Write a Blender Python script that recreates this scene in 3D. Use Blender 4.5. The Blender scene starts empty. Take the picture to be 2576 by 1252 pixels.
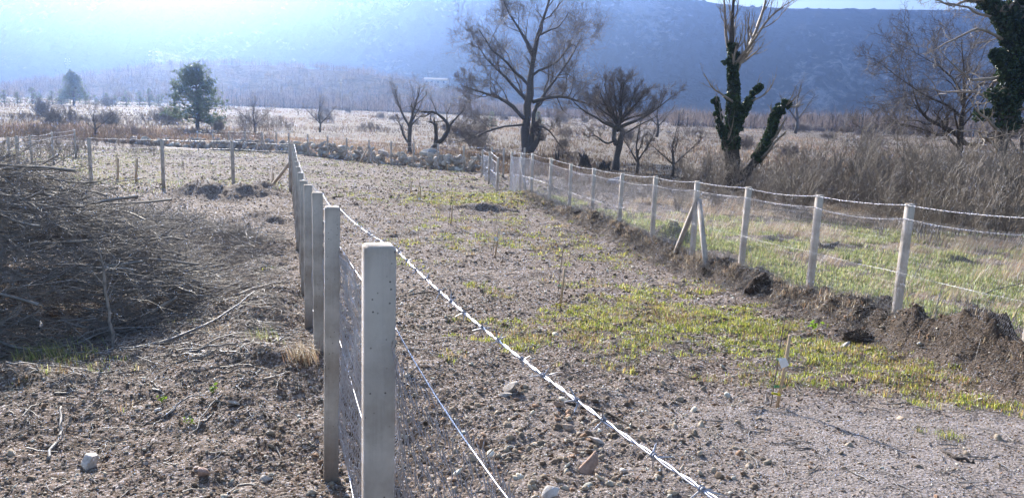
import bpy, math
import numpy as np
from mathutils import Matrix, Vector

# ------------------------------------------------------------------ camera, world, sun, exposure
sc = bpy.context.scene
F = 1935.0; PITCH = math.radians(10.4); ROLL = math.radians(2.2)     # F in pixels of a 2576 wide picture
Fw = np.array([0, math.cos(PITCH), -math.sin(PITCH)])
R0 = np.array([1.0, 0, 0]); U0 = np.array([0, math.sin(PITCH), math.cos(PITCH)])
Rv = math.cos(ROLL) * R0 + math.sin(ROLL) * U0
Uv = -math.sin(ROLL) * R0 + math.cos(ROLL) * U0
cam = bpy.data.cameras.new('camera')
cam.sensor_width = 36; cam.lens = 36 * F / 2576
cam.clip_start = 0.05; cam.clip_end = 8000
cam_o = bpy.data.objects.new('camera', cam)
sc.collection.objects.link(cam_o)
m = Matrix.Identity(4)
for i in range(3):
    m[i][0] = Rv[i]; m[i][1] = Uv[i]; m[i][2] = -Fw[i]
cam_o.matrix_world = m
sc.camera = cam_o

SUN_AZ = math.radians(25.0)      # left of straight ahead
SUN_EL = math.radians(24.0)
world = bpy.data.worlds.new('World'); sc.world = world
world.use_nodes = True
wn = world.node_tree.nodes; wl = world.node_tree.links
wn.clear()
sky = wn.new('ShaderNodeTexSky'); sky.sky_type = 'NISHITA'; sky.sun_disc = False
sky.sun_elevation = SUN_EL; sky.sun_rotation = -SUN_AZ
sky.altitude = 50; sky.air_density = 1.0; sky.dust_density = 1.5; sky.ozone_density = 1.5
bg = wn.new('ShaderNodeBackground'); bg.inputs[1].default_value = 0.082
wo = wn.new('ShaderNodeOutputWorld')
wl.new(sky.outputs[0], bg.inputs[0]); wl.new(bg.outputs[0], wo.inputs[0])

sun = bpy.data.lights.new('sun', 'SUN'); sun.energy = 5.0; sun.angle = math.radians(0.53)
sun.color = (1.0, 0.91, 0.78)
sun_o = bpy.data.objects.new('sun', sun); sc.collection.objects.link(sun_o)
sdir = Vector((-math.sin(SUN_AZ) * math.cos(SUN_EL), math.cos(SUN_AZ) * math.cos(SUN_EL), math.sin(SUN_EL)))
sun_o.rotation_euler = sdir.to_track_quat('Z', 'Y').to_euler()

sc.view_settings.view_transform = 'Standard'; sc.view_settings.look = 'None'
sc.view_settings.exposure = 1.50; sc.view_settings.gamma = 1.0
sc.render.engine = 'CYCLES'
sc.cycles.use_denoising = True
sc.cycles.max_bounces = 8; sc.cycles.volume_bounces = 1; sc.cycles.transparent_max_bounces = 16
HAZE_DENSITY = 0.00040; HAZE_G = 0.865

def ray(px, py): return Fw + (px - 1288) / F * Rv - (py - 626) / F * Uv
def at(px, py, Y):
    d = ray(px, py); return d * Y / d[1]

# ------------------------------------------------------------------ helpers
rng = np.random.default_rng(7)
COL = sc.collection

class MB:
    """collects vertices and faces, then links them as ONE mesh object"""
    def __init__(s): s.v = []; s.f = []; s.c = []; s.n = 0
    def add(s, V, Fc, col=None):
        V = np.asarray(V, float).reshape(-1, 3); Fc = np.asarray(Fc, np.int64)
        s.v.append(V); s.f.append(Fc + s.n); s.n += len(V)
        if col is None: c = np.ones((len(V), 3)) * 0.5
        else:
            c = np.asarray(col, float)
            if c.ndim == 1: c = np.tile(c, (len(V), 1))
        s.c.append(c)
        return s
    def build(s, name, mat, parent=None, smooth=False, colors=False, loc=None):
        V = np.concatenate(s.v) if s.v else np.zeros((0, 3))
        if loc is not None: V = V - np.asarray(loc)
        me = bpy.data.meshes.new(name)
        me.vertices.add(len(V)); me.vertices.foreach_set('co', V.astype(np.float32).ravel())
        idx = []; st = []; tot = []; o = 0
        for f in s.f:
            if len(f) == 0: continue
            k = f.shape[1]
            idx.append(f.ravel()); st.append(o + np.arange(len(f)) * k); tot.append(np.full(len(f), k)); o += f.size
        idx = np.concatenate(idx); st = np.concatenate(st)
        me.loops.add(len(idx)); me.loops.foreach_set('vertex_index', idx.astype(np.int32))
        me.polygons.add(len(st)); me.polygons.foreach_set('loop_start', st.astype(np.int32))
        if smooth: me.polygons.foreach_set('use_smooth', np.ones(len(st), bool))
        if colors:
            a = me.color_attributes.new('Col', 'FLOAT_COLOR', 'POINT')
            c = np.concatenate(s.c); c = np.concatenate([c, np.ones((len(c), 1))], 1)
            a.data.foreach_set('color', c.astype(np.float32).ravel())
        me.update(calc_edges=True)
        me.materials.append(mat)
        ob = bpy.data.objects.new(name, me); COL.objects.link(ob)
        if parent is not None: ob.parent = parent
        elif loc is not None: ob.location = loc
        return ob

def tag(o, label=None, cat=None, group=None, kind=None):
    if label: o['label'] = label
    if cat: o['category'] = cat
    if group: o['group'] = group
    if kind: o['kind'] = kind
    return o
def empty(name, loc, label, cat, group=None, rz=0.0):
    o = bpy.data.objects.new(name, None); COL.objects.link(o)
    o.location = loc; o.rotation_euler = (0, 0, rz); o.empty_display_size = 0.2
    return tag(o, label, cat, group)
def copy_tree(o, loc, rz, scale=1.0, label=None):
    c = o.copy(); COL.objects.link(c); c.location = loc; c.rotation_euler = (0, 0, rz)
    c.scale = (scale,) * 3 if np.isscalar(scale) else scale
    if label: c['label'] = label
    for ch in list(o.children):
        d = ch.copy(); COL.objects.link(d); d.parent = c
        for g in list(ch.children):
            e = g.copy(); COL.objects.link(e); e.parent = d
    return c

def unit(v): return v / np.maximum(np.linalg.norm(v, axis=-1, keepdims=True), 1e-9)

def tube(mb, P, R, n=6, cap=False, col=None, a0=0.0):
    """P (N,K,3) R (N,K): N tapered tubes"""
    P = np.asarray(P, float); R = np.asarray(R, float)
    if P.ndim == 2: P = P[None]; R = R[None]
    N, K, _ = P.shape
    T = np.empty_like(P); T[:, 1:-1] = P[:, 2:] - P[:, :-2]; T[:, 0] = P[:, 1] - P[:, 0]; T[:, -1] = P[:, -1] - P[:, -2]
    T = unit(T)
    A = unit(P[:, -1] - P[:, 0])
    ref = np.where(np.abs(A[:, 2:3]) > 0.8, np.array([[1.0, 0.15, 0]]), np.array([[0.1, 0.05, 1.0]]))[:, None, :]
    B = unit(np.cross(T, ref)); C2 = np.cross(T, B)
    a = np.arange(n) * 2 * np.pi / n + a0
    V = P[:, :, None, :] + R[:, :, None, None] * (np.cos(a)[None, None, :, None] * B[:, :, None, :] + np.sin(a)[None, None, :, None] * C2[:, :, None, :])
    base = (np.arange(N) * K * n)[:, None, None]; k = np.arange(K - 1)[None, :, None] * n; j = np.arange(n)[None, None, :]; j2 = (j + 1) % n
    q = np.stack([base + k + j, base + k + j2, base + k + n + j2, base + k + n + j], -1).reshape(-1, 4)
    c = None
    if col is not None:
        col = np.asarray(col, float)
        c = np.repeat(col, K * n, 0) if col.ndim == 2 else col
    off = mb.n
    mb.add(V, q, c)
    if cap:
        for e in (0, K - 1):
            ids = (np.arange(N) * K * n)[:, None] + e * n + np.arange(n)[None, :]
            mb.f.append((ids if e else ids[:, ::-1]) + off)
    return mb

def hsh(i, j, s):
    h = (i.astype(np.int64) * 374761393 + j.astype(np.int64) * 668265263 + s * 982451653) & 0x7fffffff
    h = (h ^ (h >> 13)) * 1274126177 & 0x7fffffff
    return ((h ^ (h >> 16)) & 0xffff) / 65535.0
def noise(x, y, s=0):
    x = np.asarray(x, float); y = np.asarray(y, float)
    i = np.floor(x).astype(np.int64); j = np.floor(y).astype(np.int64); fx = x - i; fy = y - j
    fx = fx * fx * (3 - 2 * fx); fy = fy * fy * (3 - 2 * fy)
    return (hsh(i, j, s) * (1 - fx) + hsh(i + 1, j, s) * fx) * (1 - fy) + (hsh(i, j + 1, s) * (1 - fx) + hsh(i + 1, j + 1, s) * fx) * fy
def fbm(x, y, o=4, s=0, g=0.5):
    r = 0; a = 1; t = 0
    for k in range(o):
        r = r + a * noise(x * 2 ** k + 17.3 * k, y * 2 ** k - 9.1 * k, s + k); t += a; a *= g
    return r / t

# ------------------------------------------------------------------ materials
def mat(name):
    m = bpy.data.materials.new(name); m.use_nodes = True
    nt = m.node_tree; nt.nodes.clear()
    out = nt.nodes.new('ShaderNodeOutputMaterial')
    return m, nt, out
def nd(nt, t, **k):
    n = nt.nodes.new(t)
    for a, b in k.items():
        if a.startswith('i_'): n.inputs[a[2:].replace('_', ' ')].default_value = b
        else: setattr(n, a, b)
    return n
def ramp(nt, src, stops):
    r = nt.nodes.new('ShaderNodeValToRGB'); e = r.color_ramp.elements
    while len(e) < len(stops): e.new(0.5)
    for el, (p, c) in zip(e, stops): el.position = p; el.color = tuple(c) + (1,) if len(c) == 3 else c
    nt.links.new(src, r.inputs[0]); return r.outputs[0]
def wpos(nt, scale=1.0):
    g = nt.nodes.new('ShaderNodeNewGeometry')
    return g.outputs['Position']
def objc(nt):
    return nt.nodes.new('ShaderNodeTexCoord').outputs['Object']
def tex(nt, vec, scale, detail=6, rough=0.6):
    n = nd(nt, 'ShaderNodeTexNoise'); n.inputs['Scale'].default_value = scale; n.inputs['Detail'].default_value = detail
    n.inputs['Roughness'].default_value = rough; nt.links.new(vec, n.inputs['Vector']); return n.outputs[0]
def mixc(nt, f, a, b, mode='MIX'):
    n = nd(nt, 'ShaderNodeMix', data_type='RGBA', blend_type=mode)
    if isinstance(f, (int, float)): n.inputs[0].default_value = f
    else: nt.links.new(f, n.inputs[0])
    for s, v in ((6, a), (7, b)):
        if isinstance(v, tuple): n.inputs[s].default_value = v + (1,)
        else: nt.links.new(v, n.inputs[s])
    return n.outputs[2]
def mth(nt, op, a, b=0.0, clamp=False):
    n = nd(nt, 'ShaderNodeMath', operation=op, use_clamp=clamp)
    for s, v in ((0, a), (1, b)):
        if isinstance(v, (int, float)): n.inputs[s].default_value = v
        else: nt.links.new(v, n.inputs[s])
    return n.outputs[0]
def surf(nt, out, col, rough=0.8, metal=0.0, bump=None, bd=0.01, bs=0.5, spec=0.5):
    p = nd(nt, 'ShaderNodeBsdfPrincipled')
    if isinstance(col, tuple): p.inputs['Base Color'].default_value = col + (1,)
    else: nt.links.new(col, p.inputs['Base Color'])
    if isinstance(rough, (int, float)): p.inputs['Roughness'].default_value = rough
    else: nt.links.new(rough, p.inputs['Roughness'])
    p.inputs['Metallic'].default_value = metal
    p.inputs['Specular IOR Level'].default_value = spec
    if bump is not None:
        b = nd(nt, 'ShaderNodeBump'); b.inputs['Distance'].default_value = bd; b.inputs['Strength'].default_value = bs
        nt.links.new(bump, b.inputs['Height']); nt.links.new(b.outputs[0], p.inputs['Normal'])
    nt.links.new(p.outputs[0], out.inputs[0])
    return p

def simple(name, col, rough=0.8, metal=0.0, scale=8.0, var=0.35, bd=0.01, spec=0.5, world_space=False):
    m, nt, out = mat(name)
    v = wpos(nt) if world_space else objc(nt)
    n = tex(nt, v, scale)
    c = ramp(nt, n, [(0.3, tuple(x * (1 - var) for x in col)), (0.7, tuple(min(1, x * (1 + var)) for x in col))])
    surf(nt, out, c, rough, metal, n, bd, 0.6, spec)
    return m
def leafmat(name, c1, c2, trans=0.45, rough=0.5, scale=3.0, attr=False):
    m, nt, out = mat(name)
    if attr:
        a = nd(nt, 'ShaderNodeAttribute', attribute_name='Col'); c = a.outputs[0]
    else:
        c = ramp(nt, tex(nt, wpos(nt), scale, 3), [(0.35, c1), (0.65, c2)])
    p = nd(nt, 'ShaderNodeBsdfPrincipled'); p.inputs['Roughness'].default_value = rough
    nt.links.new(c, p.inputs['Base Color'])
    t = nd(nt, 'ShaderNodeBsdfTranslucent'); nt.links.new(c, t.inputs[0])
    mx = nd(nt, 'ShaderNodeMixShader'); mx.inputs[0].default_value = trans
    nt.links.new(p.outputs[0], mx.inputs[1]); nt.links.new(t.outputs[0], mx.inputs[2]); nt.links.new(mx.outputs[0], out.inputs[0])
    return m

# ground: zone colours come from a vertex attribute (grass, dry grass, pale gravel)
def ground_material():
    m, nt, out = mat('soil_and_gravel')
    pos = wpos(nt)
    zn = nd(nt, 'ShaderNodeAttribute', attribute_name='Col')
    sp = nd(nt, 'ShaderNodeSeparateColor'); nt.links.new(zn.outputs[0], sp.inputs[0])
    n1 = tex(nt, pos, 1.1, 8, 0.65); n2 = tex(nt, pos, 9, 6, 0.7); n3 = tex(nt, pos, 45, 4, 0.7)
    soil = ramp(nt, n2, [(0.3, (0.036, 0.022, 0.015)), (0.5, (0.105, 0.073, 0.050)), (0.7, (0.24, 0.185, 0.140))])
    soil = mixc(nt, mth(nt, 'MULTIPLY', n1, 0.5), soil, (0.125, 0.080, 0.052))
    vo = nd(nt, 'ShaderNodeTexVoronoi'); vo.inputs['Scale'].default_value = 42; nt.links.new(pos, vo.inputs['Vector'])
    vs = nd(nt, 'ShaderNodeSeparateColor'); nt.links.new(vo.outputs['Color'], vs.inputs[0])
    peb = ramp(nt, vs.outputs[0], [(0.0, (0.09, 0.07, 0.06)), (0.4, (0.21, 0.15, 0.12)), (0.8, (0.36, 0.29, 0.25)), (1.0, (0.55, 0.48, 0.43))])
    isp = ramp(nt, mth(nt, 'ADD', vs.outputs[1], mth(nt, 'MULTIPLY', n1, 0.5)), [(0.55, (0, 0, 0)), (0.62, (1, 1, 1))])
    c = mixc(nt, isp, soil, peb)
    fine = ramp(nt, n3, [(0.3, (0.17, 0.14, 0.125)), (0.6, (0.36, 0.31, 0.285)), (0.8, (0.52, 0.47, 0.44))])
    c = mixc(nt, mth(nt, 'MULTIPLY', mth(nt, 'MAXIMUM', sp.outputs[2], 0.0), ramp(nt, n1, [(0.2, (0.5,) * 3), (0.5, (1,) * 3)])), c, fine)
    gr = ramp(nt, n3, [(0.3, (0.055, 0.055, 0.02)), (0.7, (0.20, 0.19, 0.07))])
    c = mixc(nt, mth(nt, 'MULTIPLY', sp.outputs[0], 0.42), c, gr)
    dry = ramp(nt, mth(nt, 'ADD', mth(nt, 'MULTIPLY', n2, 0.5), mth(nt, 'MULTIPLY', n1, 0.5)), [(0.35, (0.055, 0.042, 0.032)), (0.5, (0.14, 0.112, 0.085)), (0.65, (0.28, 0.235, 0.175))])
    c = mixc(nt, sp.outputs[1], c, dry)
    rootmat = ramp(nt, n3, [(0.3, (0.03, 0.021, 0.015)), (0.55, (0.105, 0.076, 0.057)), (0.75, (0.25, 0.20, 0.155))])
    c = mixc(nt, mth(nt, 'MAXIMUM', mth(nt, 'MULTIPLY', sp.outputs[2], -1.0), 0.0), c, rootmat)
    h = mth(nt, 'ADD', mth(nt, 'MULTIPLY', n2, 1.0), mth(nt, 'ADD', mth(nt, 'MULTIPLY', n3, 0.6), mth(nt, 'MULTIPLY', vo.outputs['Distance'], -0.4)))
    surf(nt, out, c, 0.9, 0, h, 0.035, 1.0, 0.3)
    return m
M = {}
M['ground'] = ground_material()

def concrete():
    m, nt, out = mat('grey_concrete')
    v = objc(nt)
    n = tex(nt, v, 6, 6); n2 = tex(nt, v, 90, 3, 0.7)
    c = ramp(nt, n, [(0.3, (0.40, 0.35, 0.31)), (0.7, (0.56, 0.50, 0.445))])
    vo = nd(nt, 'ShaderNodeTexVoronoi'); vo.inputs['Scale'].default_value = 38; nt.links.new(v, vo.inputs['Vector'])
    pit = ramp(nt, vo.outputs['Distance'], [(0.07, (0.22,) * 3), (0.16, (1,) * 3)])
    n3 = tex(nt, v, 11, 2)
    pitm = ramp(nt, n3, [(0.44, (1,) * 3), (0.52, (0,) * 3)])
    pit = mixc(nt, pitm, pit, (1.0, 1.0, 1.0))
    c = mixc(nt, 1.0, c, pit, 'MULTIPLY')
    # grain-like streaks running up the post
    mp = nd(nt, 'ShaderNodeMapping'); mp.inputs['Scale'].default_value = (60, 60, 2.0); nt.links.new(v, mp.inputs[0])
    st = ramp(nt, tex(nt, mp.outputs[0], 1.0, 3), [(0.3, (0.82,) * 3), (0.5, (1,) * 3)])
    c = mixc(nt, 0.6, c, st, 'MULTIPLY')
    big = ramp(nt, tex(nt, v, 2.2, 5, 0.7), [(0.38, (0.66, 0.62, 0.57)), (0.58, (1, 1, 1))])
    c = mixc(nt, 0.8, c, big, 'MULTIPLY')
    sx = nd(nt, 'ShaderNodeSeparateXYZ'); nt.links.new(v, sx.inputs[0])
    mm = nd(nt, 'ShaderNodeMapRange'); mm.inputs[1].default_value = 1.75; mm.inputs[2].default_value = 2.1
    nt.links.new(mth(nt, 'ADD', mth(nt, 'MULTIPLY', sx.outputs[2], -1.0), mth(nt, 'MULTIPLY', n, 0.5)), mm.inputs[0])
    c = mixc(nt, mth(nt, 'MULTIPLY', mm.outputs[0], 0.75), c, (0.13, 0.09, 0.065))
    surf(nt, out, c, 0.85, 0, mth(nt, 'ADD', n2, pit), 0.003, 0.6, 0.3)
    return m
M['concrete'] = concrete()
M['zinc'] = simple('galvanised_wire', (0.46, 0.46, 0.50), 0.48, 0.8, 60, 0.15, 0.001)
M['stone'] = None
def stone_mat(name, attr=True, world_space=True):
    m, nt, out = mat(name)
    v = wpos(nt)
    a = nd(nt, 'ShaderNodeAttribute', attribute_name='Col')
    n = tex(nt, v, 22, 6, 0.65)
    c = mixc(nt, 1.0, a.outputs[0], ramp(nt, n, [(0.3, (0.55, 0.5, 0.46)), (0.7, (1.25, 1.22, 1.2))]), 'MULTIPLY')
    surf(nt, out, c, 0.85, 0, n, 0.006, 0.7, 0.4)
    return m
M['stone'] = stone_mat('limestone')
M['pebble'] = stone_mat('gravel_stone')
M['bark'] = simple('grey_bark', (0.105, 0.088, 0.08), 0.85, 0, 14, 0.5, 0.02)
M['dark_bark'] = simple('dark_bark', (0.07, 0.055, 0.045), 0.9, 0, 14, 0.5, 0.02)
M['twig'] = simple('pale_twig_bark', (0.27, 0.225, 0.185), 0.6, 0, 5, 0.4, 0.004)
M['twig_dark'] = simple('brown_twig_bark', (0.19, 0.15, 0.13), 0.6, 0, 5, 0.4, 0.004)
M['dark_twig'] = simple('dark_twig_bark', (0.115, 0.092, 0.078), 0.6, 0, 5, 0.4, 0.004)
M['thicket'] = simple('thicket_twig_bark', (0.20, 0.165, 0.135), 0.6, 0, 5, 0.45, 0.004)
M['deadwood'] = simple('dead_wood', (0.235, 0.215, 0.20), 0.65, 0, 10, 0.5, 0.006)
M['blade'] = leafmat('grass_blade', None, None, 0.6, 0.4, attr=True)
M['ivy'] = leafmat('ivy_leaf', (0.018, 0.035, 0.012), (0.05, 0.085, 0.028), 0.25, 0.35, 1.5)
M['needle'] = leafmat('pine_needle', (0.10, 0.14, 0.085), (0.20, 0.25, 0.15), 0.4, 0.45, 0.8)
M['wood'] = simple('pale_stake_wood', (0.55, 0.40, 0.26), 0.7, 0, 30, 0.2, 0.002)
M['earth'] = simple('root_matted_earth', (0.085, 0.062, 0.048), 0.95, 0, 18, 0.6, 0.05, 0.2)
M['white_plastic'] = simple('white_plastic', (0.75, 0.76, 0.78), 0.4, 0, 3, 0.06, 0.001)
M['yellow_label'] = simple('yellow_label', (0.85, 0.75, 0.05), 0.5, 0, 3, 0.06, 0.001)
M['green_tie'] = simple('green_tie', (0.02, 0.28, 0.12), 0.4, 0, 3, 0.1, 0.001)
M['print'] = simple('dark_print', (0.06, 0.06, 0.07), 0.6, 0, 3, 0.1, 0.001)
M['steel'] = simple('lattice_steel', (0.42, 0.43, 0.44), 0.5, 0.5, 3, 0.15, 0.001)
M['insulator'] = simple('glass_insulator', (0.85, 0.86, 0.84), 0.15, 0, 3, 0.05, 0.001)
M['wall'] = simple('pale_render', (0.5, 0.5, 0.5), 0.8, 0, 1, 0.1, 0.01)
M['roof'] = simple('grey_roof', (0.10, 0.09, 0.085), 0.8, 0, 1, 0.2, 0.01)
M['pane'] = simple('dark_window', (0.04, 0.05, 0.06), 0.2, 0, 1, 0.1, 0.001)

# ------------------------------------------------------------------ fences: surveyed posts (top picture point, depth)
HP = 1.79
S_LEFT = [(953, 615, 2.39), (836, 520, 5.0), (798, 484, 7.15), (775, 465, 9.2), (763, 454, 11.1), (756, 434, 13.1), (749.5, 419, 15.1),
          (746, 406, 17.1), (743, 396, 19.1), (740.5, 385, 21.1), (739, 375, 23.2), (737.5, 368, 25.2), (736, 361, 27.2)]
LEFT = [at(*a) for a in S_LEFT]
LEFT_BASE_PX = {0: None, 1: (817, 1212), 2: (790, 890)}
RT = [(2290, 512), (2062, 490), (1884, 470), (1755, 455), (1650, 443), (1566, 435), (1495, 423), (1437, 411), (1387, 397), (1340, 385)]
RB = [(2242, 855), (2027, 775), (1855, 716), (1736, 680), (1636, 632), (1556, 590), (1488, 560), (1430, 545), (1380, 513), (1335, 490)]
RIGHT = [at(*a, 10.1 + 2.13 * i) for i, a in enumerate(RT)]
RIGHTB = [at(*a, 10.1 + 2.13 * i) for i, a in enumerate(RB)]
RIGHT += [at(1312, 383, 31.4), at(1288, 382, 34.5)]
GATE = [at(1253, 397, 36), at(1232, 381, 40), at(1214, 376, 45)]
FAR = [at(x, y, Y) for x, y, Y in [(1320, 372, 47), (1268, 374, 48), (1238, 369, 49), (1167, 367, 51), (1102, 361, 52), (1041, 359, 54), (984, 355, 56), (928, 352, 58), (872, 347, 60),
       (824, 341, 61.5), (774, 337, 63), (726, 334, 64.5), (695, 333, 65.5), (659, 332, 66.5), (617, 331, 67.5), (575, 330, 68.5), (535, 329, 69.5), (496, 328, 70.5)]]
CROSS = [at(x, y, Y) for x, y, Y in [(583, 354, 28), (407, 350, 28), (223, 346, 28.3), (41, 342, 28.6)]]
BACK = [at(x, y, Y) for x, y, Y in [(20, 345, 31), (75, 340, 36), (130, 332, 42), (187, 325, 50)]]

# ------------------------------------------------------------------ terrain
ctrl = [(0, 0, -1.95), (0, -6, -1.8), (6, 0, -2.1), (-6, 0, -2.1), (-20, 0, -2.6), (20, 0, -2.4), (0, -40, -1.8)]
ctrl += [tuple(at(817, 1212, 5.0)), tuple(at(790, 890, 7.15))]
for i, p in enumerate(LEFT):
    if i not in (1, 2): ctrl.append((p[0], p[1], p[2] - HP))
for p in RIGHTB: ctrl.append(tuple(p - np.array([0, 0, 0.02])))
ctrl += [(-2.8, 4.9, -2.55), (2.45, 6.7, -2.62), (3.6, 4.9, -2.45), (-9, 16, -3.05), (-16, 16, -3.1), (-9, 9, -2.85), (10, 12, -3.0), (14, 22, -3.4), (20, 12, -3.1), (24, 26, -3.6)]
for p in GATE: ctrl.append((p[0], p[1], p[2] - 1.7))
for p in FAR[::2] : ctrl.append((p[0], p[1], p[2] - HP))
for p in CROSS: ctrl.append((p[0], p[1], p[2] - HP))
for x in (-60, -30, 0, 30, 60): ctrl.append((x, 90, -4.65))
ctrl += [(15, 42, -4.0), (30, 50, -4.2), (40, 30, -3.9), (-40, 50, -4.3), (-40, 28, -3.7), (60, 50, -4.4)]
ctrl = np.array(ctrl)
def _phi(r): return r
D = np.linalg.norm(ctrl[:, None, :2] - ctrl[None, :, :2], axis=-1)
n_ = len(ctrl)
Am = np.zeros((n_ + 1, n_ + 1)); Am[:n_, :n_] = -D + np.eye(n_) * -0.15; Am[:n_, n_] = 1; Am[n_, :n_] = 1
W = np.linalg.solve(Am, np.concatenate([ctrl[:, 2], [0]]))
def base_z(x, y):
    x = np.asarray(x, float); y = np.asarray(y, float); sh = x.shape; x = x.ravel(); y = y.ravel()
    z = np.full(len(x), W[-1])
    for k in range(n_): z -= W[k] * np.hypot(x - ctrl[k, 0], y - ctrl[k, 1])
    d = np.clip((np.hypot(x * 0.9, y - 10) - 70) / 30, 0, 1); d = d * d * (3 - 2 * d)
    z = z * (1 - d) + (-4.7) * d
    return z.reshape(sh)

def seg_d(x, y, pts):
    """distance to a polyline and signed side (+ right of travel)"""
    best = np.full(np.shape(x), 1e9); side = np.zeros(np.shape(x)); tt = np.zeros(np.shape(x))
    for k in range(len(pts) - 1):
        a, b = pts[k][:2], pts[k + 1][:2]; e = b - a; L = np.hypot(*e)
        t = np.clip(((x - a[0]) * e[0] + (y - a[1]) * e[1]) / L ** 2, 0, 1)
        dx = x - a[0] - t * e[0]; dy = y - a[1] - t * e[1]; d = np.hypot(dx, dy)
        s = (dx * e[1] - dy * e[0]) / L
        w = d < best; best = np.where(w, d, best); side = np.where(w, s, side); tt = np.where(w, k + t, tt)
    return best, side, tt
R0P = RIGHT[0] - (RIGHT[1] - RIGHT[0]) * 3.0
LINE_R = [R0P] + RIGHT[:12]
LINE_L = [np.array([0.42, 0.2, -0.4])] + LEFT
LINE_F = FAR
def gpx(px, py, z=None):
    """ground point seen at a picture position"""
    d = ray(px, py); lo, hi = 0.5, 3000.0
    for Y in np.geomspace(0.8, 3000, 900):
        p = d * Y / d[1]
        if p[2] < base_z(p[0:1], p[1:2])[0]: break
        lo = Y
    hi = Y
    for _ in range(30):
        mY = (lo + hi) / 2; p = d * mY / d[1]
        if p[2] < base_z(p[0:1], p[1:2])[0]: hi = mY
        else: lo = mY
    return d * hi / d[1]

BANK = gpx(560, 492); BANK2 = gpx(700, 490)
MOUNDS = [  # x, y, rx, ry, h
    (*gpx(1205, 528)[:2], 1.3, 0.35, 0.22), (*gpx(1140, 470)[:2], 2.6, 0.4, 0.12),
    (*gpx(1690, 600)[:2], 0.55, 0.5, 0.45), (*gpx(1250, 452)[:2], 1.2, 0.5, 0.3), (*gpx(1930, 608)[:2], 0.5, 0.3, 0.16),
    (*gpx(2390, 660)[:2], 0.45, 0.3, 0.2), (*gpx(60, 960)[:2], 0.7, 0.3, 0.16), (*gpx(660, 560)[:2], 1.2, 0.5, 0.2), (*gpx(500, 396)[:2], 5.0, 0.6, 0.2), (*gpx(700, 640)[:2], 0.6, 1.2, 0.2),
    (*gpx(640, 800)[:2], 0.9, 0.8, 0.12), (*gpx(720, 760)[:2], 0.35, 1.0, 0.16), (*gpx(620, 905)[:2], 0.4, 0.2, 0.10), (*gpx(400, 720)[:2], 1.0, 0.3, 0.15)]
SHADE_RIDGE = [gpx(500, 492), gpx(560, 498), gpx(620, 497), gpx(655, 492)]  # raised ridge added so its shadow makes the dark band by the cross fence
def rough_amount(x, y):
    return np.clip(1 - (y - 55) / 15, 0.0, 1)
def height(x, y):
    x = np.asarray(x, float); y = np.asarray(y, float)
    z = base_z(x, y)
    ra = rough_amount(x, y)
    fg = np.clip((x - 1.0) / 1.2, 0, 1) * np.clip((7.0 - y) / 1.0, 0, 1); ra = ra * (1 - .65 * fg)
    z = z + ra * (0.10 * (fbm(x * 0.7, y * 0.7, 3, 3) - 0.5) + (0.11 + .10 * np.clip((y - 15) / 25, 0, 1)) * (fbm(x * 2.3, y * 2.3, 4, 11) - 0.5) + 0.05 * (fbm(x * 9, y * 9, 4, 21) - 0.5))
    z = z + (1 - ra) * 0.25 * (fbm(x * 0.15, y * 0.15, 3, 5) - 0.5)
    # spoil bank dug out along the right fence
    d, s, t = seg_d(x, y, LINE_R)
    f = np.exp(-((s + 0.10 - .25 * (fbm(x * .9, y * .9, 2, 33) - .5)) / np.where(s < -.1, .26, .48)) ** 2) * (d < 3) * np.clip((10.5 - t) / 3, 0.45, 1)
    z = z + f * np.clip(1.25 - .06 * t, .5, 1.25) * (0.06 + 0.30 * fbm(x * .8, y * .8, 2, 35) + 0.42 * fbm(x * 2.6, y * 2.6, 5, 31, 0.68) ** 1.3 + .22 * (fbm(x * 7, y * 7, 4, 37, .7) - .5))
    # low ridge left of the near fence
    d, s, t = seg_d(x, y, LINE_L)
    f = np.exp(-((s + 0.75) / 0.5) ** 2) * (d < 3)
    z = z + f * 0.16 * fbm(x * 1.5, y * 1.5, 4, 41)
    d, s, t = seg_d(x, y, SHADE_RIDGE)
    z = z + .55 * np.exp(-(np.clip(-s * 1.0, -9, 9) / np.where(s < 0, .28, .8)) ** 2) * (d < 2.5) * np.exp(-np.maximum(d - np.abs(s), 0) * 3) * (.6 + .7 * fbm(x * 1.6, y * 1.6, 3, 57))
    for mx, my, rx, ry, h in MOUNDS:
        q = ((x - mx) / rx) ** 2 + ((y - my) / ry) ** 2
        z = z + h * np.exp(-q) * (0.6 + 0.8 * fbm(x * 3, y * 3, 3, 51))
    return z
def gz(x, y):
    return height(np.atleast_1d(x), np.atleast_1d(y))
def gp(px, py):
    p = gpx(px, py); return np.array([p[0], p[1], float(gz(p[0], p[1])[0])])

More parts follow.
